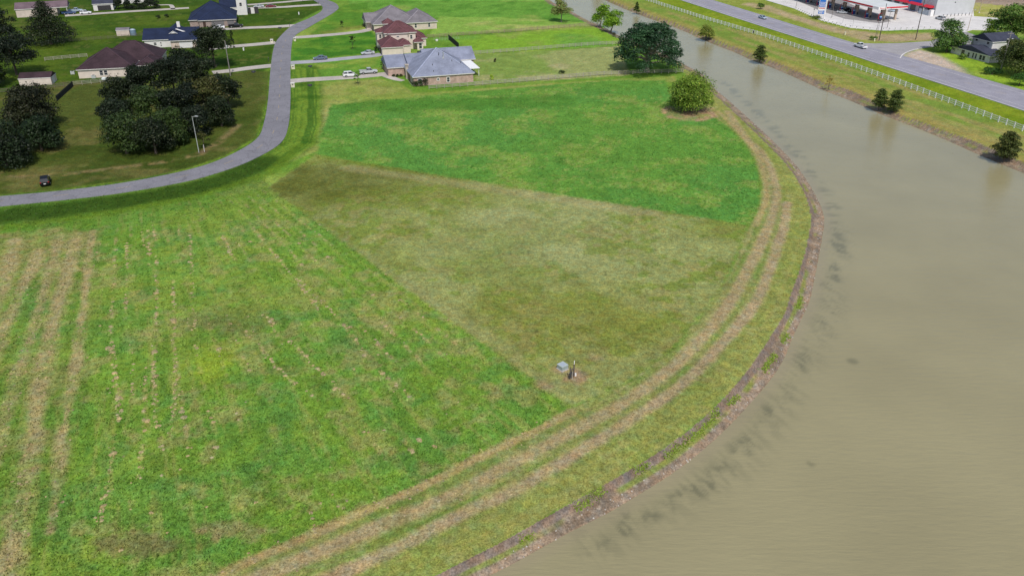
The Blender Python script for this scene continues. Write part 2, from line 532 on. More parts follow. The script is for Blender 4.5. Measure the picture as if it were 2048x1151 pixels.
lawn_big = zone([(655, 40), (690, 10), (735, 5), (740, 52), (610, 76)])
past_a = zone([(948, 110), (1240, 92), (1260, 150), (1024, 166), (950, 172)])
past_b = zone([(862, 78), (1195, 55), (1240, 78), (1240, 90), (950, 107), (930, 90)])
past_c = zone([(870, 45), (880, 33), (1000, 35), (1180, 45), (1190, 52), (860, 70)])
past_d = zone([(690, -40), (1060, -30), (1100, 5), (1180, 48), (1000, 34), (872, 36), (700, 12)])
treeland = zone([(-400, 420), (0, 390), (125, 379), (250, 362), (375, 337), (450, 312), (512, 275), (536, 200), (541, 142), (430, 146), (300, 155), (140, 168), (0, 185), (-400, 210)])
lawns_left = zone([(-500, 210), (0, 185), (140, 168), (430, 146), (541, 142), (547, 96), (584, 48), (645, 18), (622, -40), (-700, -60)])
far_bank = np.vstack([cf_l, zone([(2350, 380), (2048, 262), (1900, 206), (1800, 168), (1700, 132), (1536, 76), (1400, 36), (1294, 2), (1190, -36)])])
verge_hwy = zone([(1190, -36), (1294, 2), (1400, 36), (1536, 76), (1700, 132), (1800, 168), (1900, 206), (2048, 262), (2350, 380), (2350, 322), (2048, 222), (1879, 166), (1762, 130), (1536, 57), (1360, 0), (1260, -32)])
hwy_far = zone([(1424, 0), (1536, 34), (1708, 86), (1780, 87), (1863, 83), (1890, 66), (1765, 62), (1700, 56), (1640, 40), (1590, 18), (1536, 2), (1440, -30), (1320, -34)])
dry_strip = zone([(1500, 5), (1536, 10), (1590, 30), (1640, 46), (1700, 60), (1765, 68), (1860, 66), (1868, 80), (1790, 84), (1720, 79), (1640, 56), (1536, 23), (1480, 8)])
yard_old = zone([(1836, 100), (1862, 92), (1900, 100), (1980, 124), (2060, 132), (2200, 200), (2200, 230), (2048, 181), (1960, 154), (1920, 130)])
gravel = zone([(1806, 116), (1815, 104), (1838, 99), (1862, 104), (1890, 116), (1915, 131), (1938, 149), (1900, 139), (1850, 126)])
far_right = zone([(1948, 36), (1990, 36), (2048, 26), (2300, 20), (2300, -60), (1930, -60), (1944, 10)])
brown_field = zone([(1940, 4), (2048, 16), (2300, 10), (2300, -80), (1930, -80)])
bare_ring = zone([(1322, 218), (1340, 212), (1425, 215), (1432, 232), (1405, 243), (1360, 241), (1330, 232)])

track_main = smooth_line(gps([(1455, 222), (1476, 252), (1497, 280), (1519, 299), (1538, 330), (1550, 369), (1552, 400), (1540, 443), (1519, 494), (1495, 541), (1464, 596), (1431, 643), (1393, 686), (1345, 734), (1287, 777), (1230, 815), (1168, 849), (1096, 887), (1024, 926), (937, 974), (866, 1006), (788, 1037), (718, 1068), (600, 1117), (480, 1165), (300, 1230)]), 3)
track_pink = smooth_line(gps([(1574, 404), (1570, 443), (1558, 482), (1542, 533), (1527, 572), (1507, 610), (1469, 657), (1421, 710), (1364, 768), (1287, 820), (1211, 868), (1144, 911), (1072, 954), (1000, 993), (953, 1012), (835, 1072), (757, 1111), (678, 1146), (560, 1200)]), 3)
track_edge = smooth_line(gps([(1142, 822), (1070, 861), (992, 896), (913, 936), (835, 975), (757, 1007), (678, 1042), (600, 1077), (500, 1120), (420, 1160)]), 3)
track_up = smooth_line(gps([(1436, 222), (1462, 246), (1490, 276), (1512, 303), (1526, 338), (1533, 370), (1532, 400), (1523, 424), (1512, 450)]), 3)
stripes = [smooth_line(gps(p), 4) for p in (
    [(118, 470), (109, 509), (86, 587), (63, 665), (43, 724), (23, 782), (8, 841), (-20, 930)],
    [(150, 480), (145, 509), (121, 587), (102, 665), (78, 782), (64, 880), (46, 990), (24, 1100), (10, 1170)],
    [(186, 462), (180, 500), (172, 567), (152, 724), (130, 841), (121, 896), (108, 1000), (100, 1060)],
    [(76, 500), (70, 525), (47, 567), (23, 626), (0, 680), (-40, 780)],
    [(30, 480), (10, 560), (-20, 640)])]
stripe_w = [.9, 1.15, .65, 1.0, 1.1]
clump_rows = [smooth_line(gps(p), 4) for p in (
    [(252, 480), (254, 560), (250, 640)], [(229, 510), (226, 600), (222, 670), (236, 800), (230, 870)], [(346, 560), (347, 640), (350, 720), (348, 800), (340, 880)], [(296, 460), (298, 530)],
    [(291, 730), (290, 800), (286, 880), (275, 960)], [(312, 500), (314, 600), (308, 740), (310, 850)], [(500, 450), (560, 520), (640, 620)], [(470, 640), (560, 740), (640, 800)], [(520, 620), (620, 720), (700, 800)],
    [(600, 560), (680, 640), (760, 740), (830, 800)], [(380, 470), (384, 560), (390, 660)], [(440, 460), (470, 520)], [(240, 780), (236, 850), (220, 940), (200, 1040)])]
road_edge_low = gps([(-160, 432), (0, 414), (125, 401), (250, 386), (375, 363), (450, 342), (512, 317), (562, 286), (577, 250), (582, 200), (582, 140)])


ROW_A, ROW_B = gp(250, 470), gp(238, 820)          # a hay row on the left
EDGE_A, EDGE_B = gp(540, 374), gp(1142, 815)       # the lot side of the field


def row_coord(x, y):
    """Across-row coordinate of the mown field: 0 on the left hay row, about 45 at the lot side, and the distance along."""
    def sd(A, B):
        d = (B - A) / np.hypot(*(B - A))
        return (x - A[0]) * d[1] - (y - A[1]) * d[0], (x - A[0]) * d[0] + (y - A[1]) * d[1]
    d1, s1 = sd(ROW_A, ROW_B)
    d2, s2 = sd(EDGE_A, EDGE_B)
    d1, d2 = -d1, d2
    c = np.where(d1 > 0, d1 / (np.abs(d1) + np.abs(d2) + 1e-6), d1 / 45.0) * 45.0
    return c, s1


def lerp(col, target, m):
    return col + (target - col) * m[:, None]


def ground_colour(x, y, F=None):
    w, c, dw, dc = F if F is not None else bank_fields(x, y)
    n2, n8, n25 = fbm(x, y, 2.2, 4, 1), fbm(x, y, 8, 4, 2), fbm(x, y, 26, 4, 3)
    n1 = fbm(x, y, .8, 3, 4)
    wob = (n2 - .5) * 1.6
    col = np.tile(G(104, 140, 50), (len(x), 1))
    col = lerp(col, G(140, 158, 72), sstep(.45, .75, n25))
    col = lerp(col, G(78, 122, 40), sstep(.5, .75, n8) * .6)

    def Z(pg, soft=.8, wobble=1.0):
        return sstep(-soft, soft, poly_sd(x, y, pg) + wob * wobble)

    def mixz(m, cols, ns):
        nonlocal col
        t = np.tile(cols[0], (len(x), 1))
        for cc, (nn, a, b, k) in zip(cols[1:], ns):
            t = lerp(t, cc, sstep(a, b, nn) * k)
        col = col + (t - col) * m[:, None]

    # lawns and woods on the left, dark lush grass with mild shade mixed into its colour
    mixz(Z(lawns_left), [G(60, 86, 24), G(88, 106, 32), G(46, 72, 20), G(108, 108, 54)], [(n25, .45, .7, .7), (n8, .5, .75, .7), (n2 * n8 * 2, .62, .85, .5)])
    mixz(Z(treeland), [G(80, 90, 38), G(62, 78, 27), G(110, 106, 60)], [(n25, .45, .65, .8), (n8, .52, .72, .75)])
    mow = .5 + .5 * np.sin(y * 2.2 + x * .5)
    col = lerp(col, col * .86, mow * Z(treeland) * .8)
    # far grass on the right of the road
    mixz(Z(past_d), [G(104, 150, 58), G(80, 128, 44), G(150, 158, 82)], [(n8, .45, .7, .8), (n25, .52, .75, .8)])
    mixz(Z(past_c, .6, .5), [G(132, 165, 72), G(168, 168, 100), G(104, 148, 54)], [(n25, .5, .7, .8), (n8, .55, .8, .6)])
    mixz(Z(past_b, .6, .5), [G(108, 152, 60), G(126, 162, 48), G(146, 154, 82)], [(n25, .4, .62, .8), (n8, .55, .8, .6)])
    mixz(Z(past_a, .6, .5), [G(146, 154, 94), G(118, 144, 64), G(168, 162, 116)], [(n25, .45, .6, .85), (n8, .52, .72, .7)])
    mixz(Z(lawn_big), [G(84, 128, 42), G(112, 142, 50), G(132, 128, 66)], [(n8, .45, .7, .7), (n25, .6, .8, .7)])
    mixz(Z(lawn_two), [G(66, 116, 36), G(104, 142, 46)], [(n8, .42, .68, .85)])
    mixz(Z(lawn_between), [G(98, 140, 50), G(140, 154, 66)], [(n8, .45, .7, .8)])
    mixz(Z(lawn_brick), [G(146, 152, 80), G(124, 146, 62), G(172, 162, 104)], [(n8, .42, .65, .8), (n25, .52, .7, .7)])
    # road verges: long mowing streaks beside the residential road
    dr = near_line(x, y, road_edge_low, 16)
    verge = (1 - sstep(7.5, 10.5, dr + wob)) * (x > -200)
    strk = fbm(dr * 3, dr * 0 + 5, 1.0, 3, 21)
    vc = lerp(lerp(np.tile(G(74, 108, 36), (len(x), 1)), G(108, 136, 46), sstep(.4, .65, strk)), G(50, 88, 22), sstep(.5, .7, n8) * .7)
    col = col + (vc - col) * (verge * (1 - Z(lot, .3, .2)) * (1 - .85 * Z(treeland)))[:, None]
    worn = near_line(x, y, gps([(-60, 340), (0, 347), (60, 353), (130, 348), (250, 333), (330, 323), (400, 308), (440, 282), (476, 250)]), 8)
    col = lerp(col, G(136, 118, 82), (1 - sstep(.3, 2.0, worn + wob * .9)) * sstep(.36, .6, n2) * .75)
    p = gp(403, 303)
    col = lerp(col, G(104, 84, 66), (1 - sstep(.6, 1.8, np.hypot(x - p[0], y - p[1]) + wob * .6)) * .8)
    # the big meadow behind the lot
    mixz(Z(meadow, .7), [G(95, 140, 56), G(88, 138, 60), G(116, 148, 60), G(80, 124, 48), G(136, 150, 80)], [(n25, .42, .62, .8), (n8, .5, .72, .75), (n2, .55, .8, .5), (n1 * n8 * 2, .62, .8, .6)])
    dpatch = np.maximum(1 - near_line(x, y, gps([(720, 212), (860, 208), (1000, 206), (1110, 200)]), 30) / 9, 0)
    col = lerp(col, G(74, 122, 44), sstep(0, .6, dpatch + (n2 - .5) * .6) * .7)
    # lower-left field
    mf = Z(field, .6)
    mixz(mf, [G(112, 146, 54), G(128, 150, 62), G(98, 142, 60), G(142, 146, 86), G(90, 128, 50)],
         [(n25, .42, .62, .75), (n8, .50, .68, .65), (fbm(x, y, 5, 4, 31), .56, .72, .7), (n2, .58, .78, .55)])
    rc, rs = row_coord(x, y)
    rows = fbm(rc * 1.0, rs * .09, .8, 4, 33)
    col = lerp(col, G(148, 150, 84), sstep(.54, .74, rows) * mf * .5)
    col = lerp(col, G(84, 122, 44), sstep(.56, .74, 1 - rows) * mf * .45)
    col = lerp(col, G(154, 146, 96), sstep(.60, .74, fbm(x, y, 3.2, 4, 37)) * mf * .5)
    col = lerp(col, G(86, 134, 64), sstep(.60, .72, fbm(x, y, 4.2, 4, 38)) * mf * .45)
    rowline = np.abs((rc / 2.9 + .12 * (n8 - .5)) % 1 - .5) * 2.9
    col = lerp(col, G(164, 154, 104), (1 - sstep(.1, .5, rowline)) * sstep(.50, .66, fbm(x, y, 1.2, 3, 35)) * sstep(.42, .6, fbm(x, y, 14, 3, 36)) * mf * .8)
    dnear = near_line(x, y, road_edge_low, 34)
    col = lerp(col, G(78, 118, 36), (1 - sstep(4, 30, dnear + (n8 - .5) * 10)) * mf * .72)
    for cx_, cy_, rx_, ry_, cc in ((436, 722, 3.6, 4.6, G(140, 162, 46)), (463, 640, 6.5, 4.5, G(98, 108, 60)), (300, 1085, 6.0, 1.7, G(128, 110, 82)), (480, 1058, 4.0, 1.3, G(150, 134, 98)), (540, 590, 9, 6, G(132, 148, 66))):
        p = gp(cx_, cy_)
        q = np.sqrt(((x - p[0]) / rx_) ** 2 + ((y - p[1]) / ry_) ** 2)
        col = lerp(col, cc, (1 - sstep(.3, 1.4, q + (n2 - .5) * 2.0 + (n1 - .5) * .8)) * .6)
    # dark lush strip and pale mown strip under the road
    dl = near_line(x, y, gps([(-200, 455), (0, 432), (125, 418), (250, 402), (375, 380), (450, 360), (530, 322)]), 12)
    col = lerp(col, G(54, 80, 24), (1 - sstep(2.4, 6.0, dl + wob)) * .95)
    dl = near_line(x, y, gps([(-200, 480), (0, 455), (125, 438), (250, 420), (375, 396), (460, 372), (540, 345), (600, 290)]), 8)
    col = lerp(col, G(92, 120, 34), (1 - sstep(.6, 2.2, dl + wob * .6)) * .7)
    tanband = zone([(-200, 490), (0, 468), (120, 456), (190, 462), (192, 490), (150, 500), (60, 520), (-200, 640)])
    col = lerp(col, G(152, 142, 92), Z(tanband, 1.5, 1.5) * (.35 + .5 * sstep(.35, .65, n2)))
    for pl, wd in zip(stripes, stripe_w):
        d = near_line(x, y, pl, 6)
        br = sstep(.32, .62, fbm(x, y, 3.0, 4, 41))
        col = lerp(col, G(162, 148, 106), (1 - sstep(wd * .35, wd * 1.7, d + wob * .7 + (n8 - .5) * 1.2)) * (.40 + .48 * br))
        col = lerp(col, G(92, 112, 48), (1 - sstep(.1, .9, np.abs(d - wd * 2.0))) * .22)
    for pl in clump_rows:
        d = near_line(x, y, pl, 4)
        col = lerp(col, G(176, 164, 110), (1 - sstep(.10, .45, d)) * sstep(.52, .70, n1) * .6)
    # the mown lot: olive, paler towards the middle of the far half
    ml = sstep(-.6, .6, poly_sd(x, y, lot) + (n1 - .5) * 1.0 + (n2 - .5) * 1.2)
    mixz(ml, [G(130, 140, 70), G(114, 128, 55), G(145, 151, 94), G(140, 134, 80), G(110, 132, 50)],
         [(n25, .40, .62, .8), (fbm(x, y, 18, 4, 51), .42, .62, .8), (n8, .55, .75, .65), (n2 * n8 * 2, .56, .76, .7)])
    pl0 = gp(612, 372)
    q = np.hypot((x - pl0[0]) / 24, (y - pl0[1]) / 15)
    col = lerp(col, G(92, 98, 40), (1 - sstep(-.2, 1.7, q + (n8 - .5) * 1.6 + (n2 - .5) * .8)) * ml * .92)
    q = np.hypot(x - gp(1060, 470)[0], (y - gp(1060, 470)[1]) * .9) / 24
    col = lerp(col, G(154, 158, 110), (1 - sstep(.0, 1.3, q + (n8 - .5) * 1.0)) * ml * .5)
    q = np.hypot((x - gp(1130, 650)[0]) / 22, (y - gp(1130, 650)[1]) / 13)
    col = lerp(col, G(130, 129, 64), (1 - sstep(.1, 1.6, q + (n8 - .5) * 1.3)) * ml * .5)
    dle = near_line(x, y, gps([(700, 335), (900, 365), (1100, 395), (1300, 425)]), 8)
    col = lerp(col, G(154, 146, 104), (1 - sstep(.4, 3.4, dle + wob)) * ml * .5)
    dle = near_line(x, y, gps([(600, 430), (800, 560), (1000, 690), (1110, 780)]), 6)
    col = lerp(col, G(146, 146, 98), (1 - sstep(.3, 2.4, dle + wob)) * ml * .4)
    for (u, v, r, k) in ((1150, 752, 2.6, .9), (1118, 738, 1.6, .6), (1190, 715, 1.5, .5), (1085, 770, 1.6, .6)):
        p = gp(u, v)
        q = np.hypot(x - p[0], y - p[1]) / r
        col = lerp(col, G(160, 134, 106), (1 - sstep(.25, 1.1, q + (n1 - .5) * .8)) * k)
    # the bank: yellowish mown grass with brown wheel tracks
    mb = Z(bankzone, .3, .4) * (~c)
    mixz(mb, [G(136, 143, 80), G(116, 138, 66), G(154, 148, 98)], [(n8, .42, .66, .8), (n2, .52, .74, .7)])
    along = fbm(dc * 2.2, x * .03 + y * .03, 1.0, 3, 61)
    col = lerp(col, G(160, 152, 102), sstep(.5, .72, along) * mb * .4)
    col = lerp(col, G(144, 148, 74), (1 - sstep(2.5, 6.5, dc + wob)) * mb * .5)
    for pl, wd, cc, k in ((track_main, .95, G(166, 148, 112), .9), (track_pink, .8, G(168, 146, 118), .8), (track_edge, .65, G(168, 146, 104), .8), (track_up, .6, G(170, 150, 106), .8)):
        d = near_line(x, y, pl, 6)
        br = .74 + .26 * sstep(.3, .62, fbm(x, y, 2.4, 4, 71))
        col = lerp(col, cc, (1 - sstep(wd * .45, wd * 1.6, d + wob * .45 + (n1 - .5) * .4)) * k * br)
        col = lerp(col, G(92, 116, 46), (1 - sstep(.1, .55, np.abs(d - wd * 2.0 + wob * .5))) * .16 * (~c))
    col = lerp(col, G(168, 140, 108), Z(bare_ring, .8, 1.2) * (.4 + .6 * sstep(.3, .6, n2)))
    # far shore and highway verges
    mixz(Z(far_bank, .5, .4) * (~c), [G(116, 140, 58), G(134, 142, 66), G(152, 142, 86)], [(n8, .4, .65, .85), (fbm(x + y * .25, y * .2, 3, 3, 81), .5, .7, .8)])
    col = lerp(col, G(158, 142, 82), (1 - sstep(1.5, 6, dc + wob)) * Z(far_bank, .5, .3) * .7)
    mixz(Z(verge_hwy, .4, .3), [G(124, 142, 36), G(106, 130, 30), G(138, 148, 50)], [(n8, .42, .66, .8), (n2, .5, .75, .6)])
    mixz(Z(hwy_far, .4, .3), [G(142, 150, 72), G(126, 142, 54)], [(n8, .4, .65, .8)])
    mixz(Z(dry_strip, 1.0, 1.0), [G(172, 154, 120), G(160, 148, 104)], [(n8, .42, .65, .8)])
    mixz(Z(yard_old, .6, .8), [G(138, 166, 52), G(118, 150, 48), G(156, 156, 84)], [(n8, .42, .66, .8), (n25, .58, .75, .6)])
    mixz(Z(gravel, 2.2, 1.6), [G(192, 176, 160), G(182, 164, 144)], [(n2, .4, .65, .6)])
    mixz(Z(far_right, .8, .5), [G(158, 160, 80), G(172, 164, 110)], [(n8, .4, .65, .8)])
    mixz(Z(brown_field, .8, .5), [G(160, 142, 126), G(140, 124, 108)], [(n8, .4, .65, .8)])
    # hand-sized mottling of the sward, still visible far away
    col = col * (1 + .40 * (fbm(x, y * .8, 1.1, 3, 121) - .5) + .26 * (fbm(x, y, 3.6, 3, 122) - .5))[:, None]
    # mud of the bank
    m = (c & ~w).astype(float)
    t = dw / (dw + dc + 1e-6)
    mud = lerp(np.tile(G(150, 132, 112), (len(x), 1)), G(128, 114, 98), sstep(.42, .66, fbm(x, y, 2.6, 4, 91)))
    mud = lerp(mud, G(186, 174, 158), sstep(.66, .80, n1) * (t < .45) * .5)
    mud = lerp(mud, G(128, 140, 62), sstep(.44, .60, fbm(x, y, 6, 3, 95)) * sstep(.34, .50, t) * (1 - sstep(.62, .72, t)) * .8)
    mud = lerp(mud, G(122, 108, 98), sstep(.66, .78, t + (n1 - .5) * .12) * (1 - sstep(.93, 1.0, t)) * .85)
    mud = lerp(mud, G(146, 126, 104), (1 - sstep(0, .14, t)) * .8)
    col = col + (mud - col) * m[:, None]
    col = np.where(w[:, None], G(120, 108, 80), col)
    return np.clip(col, .006, .8)


# ---- the ground sheet: a fan of cells, small where the place is near and wide far away
na, nr = 820, 600
az = np.linspace(-math.radians(41), math.radians(41), na)
dep = np.concatenate([np.linspace(math.radians(53), math.radians(6.6), nr), np.radians([6.0, 5.2, 4.2, 3.2, 2.2, 1.4, .9])])
yy = (CAM_H / np.tan(dep))[:, None] * np.ones(na)[None, :]
rr = np.hypot(CAM_H / np.tan(dep), CAM_H)[:, None]
xx = rr * np.tan(az)[None, :]
gx, gy = xx.ravel(), yy.ravel()
GF = bank_fields(gx, gy)
gz = ground_z(gx, gy, GF)
gcol = ground_colour(gx, gy, GF)
R_ = len(dep)
ii = np.arange((R_ - 1) * (na - 1))
i0 = (ii // (na - 1)) * na + ii % (na - 1)
GFaces = np.c_[i0, i0 + 1, i0 + na + 1, i0 + na]
M_GROUND = ground_mat('ground_cover')
ground = bulk('ground', np.c_[gx, gy, gz], GFaces, M_GROUND, gcol, smooth=True)
tag(ground, kind='structure')

# ---- the lake: one sheet of muddy water lying between the banks, with weed beds under the surface
wxs, wys = [], []
wa, wr = 460, 380
waz = np.linspace(math.radians(-12), math.radians(41), wa)
wdep = np.linspace(math.radians(53), math.radians(6.6), wr)
wy = ((CAM_H - WZ) / np.tan(wdep))[:, None] * np.ones(wa)[None, :]
wx = np.hypot((CAM_H - WZ) / np.tan(wdep), CAM_H)[:, None] * np.tan(waz)[None, :]
wx, wy = wx.ravel(), wy.ravel()
wcol = np.tile(np.array((.291, .259, .142)), (len(wx), 1))
dshore = near_line(wx, wy, wn_l, 26)
weed_line = smooth_line(gps([(1672, 450), (1676, 500), (1662, 560), (1655, 610), (1640, 665), (1610, 720), (1575, 780), (1545, 835), (1510, 880), (1460, 925), (1400, 975), (1330, 1015), (1250, 1060), (1200, 1090)], WZ), 3)
up_weed = smooth_line(gps([(1440, 160), (1470, 185), (1512, 224), (1570, 284), (1610, 330), (1650, 390), (1672, 450)], WZ), 3)
dwd = near_line(wx, wy, weed_line, 12)
wfb = fbm(wx + .35 * wy, wy * .8 - .3 * wx, 2.2, 4, 101)
wstr = fbm(wx * .9 + wy * .5, (wy - wx * .6) * .22, .55, 4, 111)      # fronds trailing off the bank
wk = (1 - sstep(.0, 2.6, dwd + (fbm(wx, wy, 4, 3, 103) - .5) * 2.8)) * sstep(.40, .66, wfb) * (.35 + .75 * sstep(.38, .62, wstr))
wk = np.maximum(wk, (1 - sstep(.2, 2.6, near_line(wx, wy, up_weed, 12) + (fbm(wx, wy, 5, 3, 107) - .5) * 2.5)) * sstep(.44, .66, fbm(wx * .35 + wy * .1, wy, 1.1, 4, 105)) * .75)
fr = (1 - sstep(.4, 4.2, dwd + (fbm(wx, wy, 7, 3, 109) - .5) * 3)) * sstep(.40, .70, wstr) * .42
wk = np.maximum(wk, fr)
for (u, v, r) in ((1705, 722, 1.0), (1604, 900, 1.0), (1620, 925, .8)):
    p = gp(u, v, WZ); wk = np.maximum(wk, (1 - sstep(.3, 1.2, np.hypot(wx - p[0], wy - p[1]) / r)) * sstep(.4, .6, wfb) * .8)
wcol = lerp(wcol, np.array((.105, .105, .062)), np.clip(wk, 0, 1) * .62)
shallow = (1 - sstep(0, 2.2, dshore)) * .45
wcol = lerp(wcol, np.array((.29, .24, .155)), shallow)
ii = np.arange((wr - 1) * (wa - 1)); i0 = (ii // (wa - 1)) * wa + ii % (wa - 1)
WF = np.c_[i0, i0 + 1, i0 + wa + 1, i0 + wa]
cx_ = wx[WF].mean(1); cy_ = wy[WF].mean(1)
keep = poly_sd(cx_, cy_, LAKE, 6) > -3.0
lake = bulk('lake', np.c_[wx, wy, np.full(len(wx), WZ)], WF[keep], water_mat(), wcol)
tag(lake, kind='structure')


# ---- roads and paving: slabs with sides, each a real step above the soil
def ribbon(name, left, right, z, m, z_low=-.35, parent=None, kind='structure'):
    n = len(left); mb = MB()
    for k in range(n):
        mb.v += [(*left[k], z), (*right[k], z), (*left[k], z_low), (*right[k], z_low)]
    for k in range(n - 1):
        a, b = 4 * k, 4 * k + 4
        mb.f += [(a, a + 1, b + 1, b), (a + 2, a, b, b + 2), (a + 1, a + 3, b + 3, b + 1)]
    mb.f += [(0, 2, 3, 1), (4 * n - 4, 4 * n - 3, 4 * n - 1, 4 * n - 2)]
    o = mb.build(name, m, parent)
    return tag(o, kind=kind)


def slab(name, pts, z, m, z_low=-.35, kind='structure'):
    mb = MB(); mb.prism([tuple(p) for p in pts], z_low, z)
    me_o = mb.build(name, m)
    return tag(me_o, kind=kind)


ASPH = asphalt_mat('asphalt_residential', (.205, .200, .220), .28)
ASPH2 = asphalt_mat('asphalt_highway', (.285, .275, .315), .12)
CONC = asphalt_mat('concrete', (.44, .40, .36), .10)
CONC_W = asphalt_mat('concrete_pale', (.62, .595, .57), .08)
CONC_D = asphalt_mat('concrete_dark', (.27, .255, .25), .10)
M_YEL = mat('faded_yellow_paint', (.34, .27, .17), .8, .3, 3)
M_WPAINT = mat('faded_white_paint', (.60, .59, .58), .8, .25, 3)

rl = smooth_line(gps([(-190, 408), (0, 392.5), (125, 381), (250, 365), (375, 340), (450, 315), (512, 279), (528, 245), (536, 200), (541, 140), (547, 98), (557, 77), (584, 52), (618, 37), (641, 24), (645, 14), (634, 5), (612, -6), (570, -18)]), 5)
rrt = smooth_line(gps([(-200, 433), (0, 413), (125, 400), (250, 385), (375, 362), (450, 341), (512, 316), (562, 285), (577, 250), (581, 200), (581, 140), (583, 95), (590, 72), (617, 55), (652, 35), (672, 22), (677, 14), (665, 4), (620, -9)]), 5)
residential_road = ribbon('residential_road', rl, rrt, .05, ASPH)


def resamp_n(P, n):
    P = np.asarray(P); s = np.r_[0, np.cumsum(np.hypot(*np.diff(P, axis=0).T))]
    t = np.linspace(0, s[-1], n)
    return np.c_[np.interp(t, s, P[:, 0]), np.interp(t, s, P[:, 1])]


def dashes(name, centre, dash, gap, w, z, m, parent, start=0.0):
    P = np.asarray(centre); s = np.r_[0, np.cumsum(np.hypot(*np.diff(P, axis=0).T))]
    t = start
    while t + dash < s[-1]:
        tt = np.linspace(t, t + dash, 3)
        Q = np.c_[np.interp(tt, s, P[:, 0]), np.interp(tt, s, P[:, 1])]
        d = np.gradient(Q, axis=0); d /= np.hypot(*d.T)[:, None]; nrm = np.c_[-d[:, 1], d[:, 0]]
        mb = MB()
        for k in range(3):
            mb.v += [(*(Q[k] + nrm[k] * w / 2), z), (*(Q[k] - nrm[k] * w / 2), z)]
        mb.f += [(1, 3, 2, 0), (3, 5, 4, 2)]
        mb.build(name, m, parent)
        t += dash + gap


mid = (resamp_n(rl, 120) + resamp_n(rrt, 120)) / 2
dashes('lane_dash', mid, 3.0, 9.0, .16, .057, M_YEL, residential_road, 3.0)

hn = smooth_line(gps([(1250, -36), (1360, 0), (1440, 26), (1536, 57), (1650, 93), (1762, 130), (1879, 167), (2048, 222), (2300, 305)]), 4)
hf = smooth_line(gps([(1310, -36), (1424, 0), (1536, 34), (1620, 60), (1708, 86), (1820, 116), (1936, 149), (2048, 181), (2330, 262)]), 4)
highway = ribbon('highway', hf, hn, .06, ASPH2)
hnN, hfN = resamp_n(hn, 60), resamp_n(hf, 60)


def stripe(t, w, z, m, name='edge_line'):
    L = hnN + (hfN - hnN) * t
    wd = np.hypot(*(hfN - hnN).T)[:, None]
    off = (hfN - hnN) / wd * w / 2
    mb = MB(); n = len(L)
    for k in range(n):
        mb.v += [(*(L[k] + off[k]), z), (*(L[k] - off[k]), z)]
    for k in range(n - 1):
        mb.f.append((2 * k, 2 * k + 1, 2 * k + 3, 2 * k + 2))
    return mb.build(name, m, highway)


stripe(.03, .30, .066, M_WPAINT); stripe(.19, .16, .066, M_WPAINT); stripe(.80, .16, .066, M_WPAINT)
dashes('lane_dash', hnN + (hfN - hnN) * .47, 3.0, 9.0, .15, .066, M_YEL, highway, 4)
dashes('lane_dash', hnN + (hfN - hnN) * .53, 3.0, 9.0, .15, .066, M_YEL, highway, 4)


def drive(a, b, w0, w1, z=.035, m=None, name='driveway', pts=None):
    P = smooth_line(gps(pts if pts else [a, b]), 4)
    d = np.gradient(P, axis=0); d /= np.hypot(*d.T)[:, None]
    nrm = np.c_[-d[:, 1], d[:, 0]]
    w = np.linspace(w0, w1, len(P))[:, None] / 2
    return ribbon(name, P + nrm * w, P - nrm * w, z, m or CONC, -.3)


drive(0, 0, 5.0, 4.4, pts=[(577, 162.5), (620, 159), (700, 154.5), (760, 149), (786, 146)])
drive(0, 0, 4.8, 4.2, pts=[(577, 126), (640, 122), (700, 116), (745, 111.5), (764, 108)], m=asphalt_mat('concrete_grey', (.345, .34, .37), .1))
drive(0, 0, 4.6, 4.4, pts=[(590, 75), (620, 73), (680, 68), (722, 63), (746, 57)])
drive(0, 0, 5.2, 4.2, pts=[(548, 131), (500, 136), (463, 141), (425, 145)])
drive(0, 0, 5.0, 4.2, pts=[(552, 85), (510, 89), (463, 93), (410, 99)])
drive(0, 0, 5.4, 4.2, pts=[(592, 51), (540, 54), (487, 56), (420, 60)])
drive(0, 0, 5.0, 4.2, pts=[(646, 9), (600, 12), (560, 14.5), (500, 16), (470, 17)])
drive(0, 0, 3.6, 3.6, pts=[(625, -1), (570, 4), (495, 10)])
drive(0, 0, 4.8, 4.0, pts=[(130, 31.5), (200, 27), (260, 23), (320, 19.5), (378, 16)])
drive(0, 0, 2.0, 2.0, pts=[(346, 18.5), (344, 13), (338, 10), (312, 10.5), (295, 12)], name='footpath')
drive(0, 0, 3.4, 1.7, pts=[(770, 150), (790, 158), (806, 161.5)], name='footpath', z=.031)

apron = gps([(1536, 2), (1590, 18), (1640, 40), (1700, 56), (1765, 61.5), (1868, 58.5), (1905, 68), (1925, 66), (1945, 60), (1995, 62), (2010, 50), (1994, 36), (1948, 33), (1944, -6), (1800, -30), (1560, -40), (1420, -40), (1480, -18)])
forecourt = slab('concrete_apron', apron, .05, CONC_W)
pump_pad = slab('pump_slab', gps([(1602, 5.5), (1640, 22), (1690, 38.5), (1760, 47), (1782, 43), (1772, 36), (1700, 8), (1680, -8), (1560, -14)]), .056, CONC_D, .0)
slab('side_street', gps([(1706, 86), (1750, 87.5), (1800, 86.5), (1863, 82.5), (1905, 64), (1932, 64), (1990, 84), (1960, 92), (1900, 92), (1862, 94), (1834, 98.5), (1812, 106), (1802, 117)]), .045, asphalt_mat('asphalt_street', (.33, .315, .32), .15))
drive(0, 0, .35, .35, z=.10, pts=[(1800, 117), (1806, 109), (1820, 102), (1836, 98)], m=CONC_W, name='kerb')

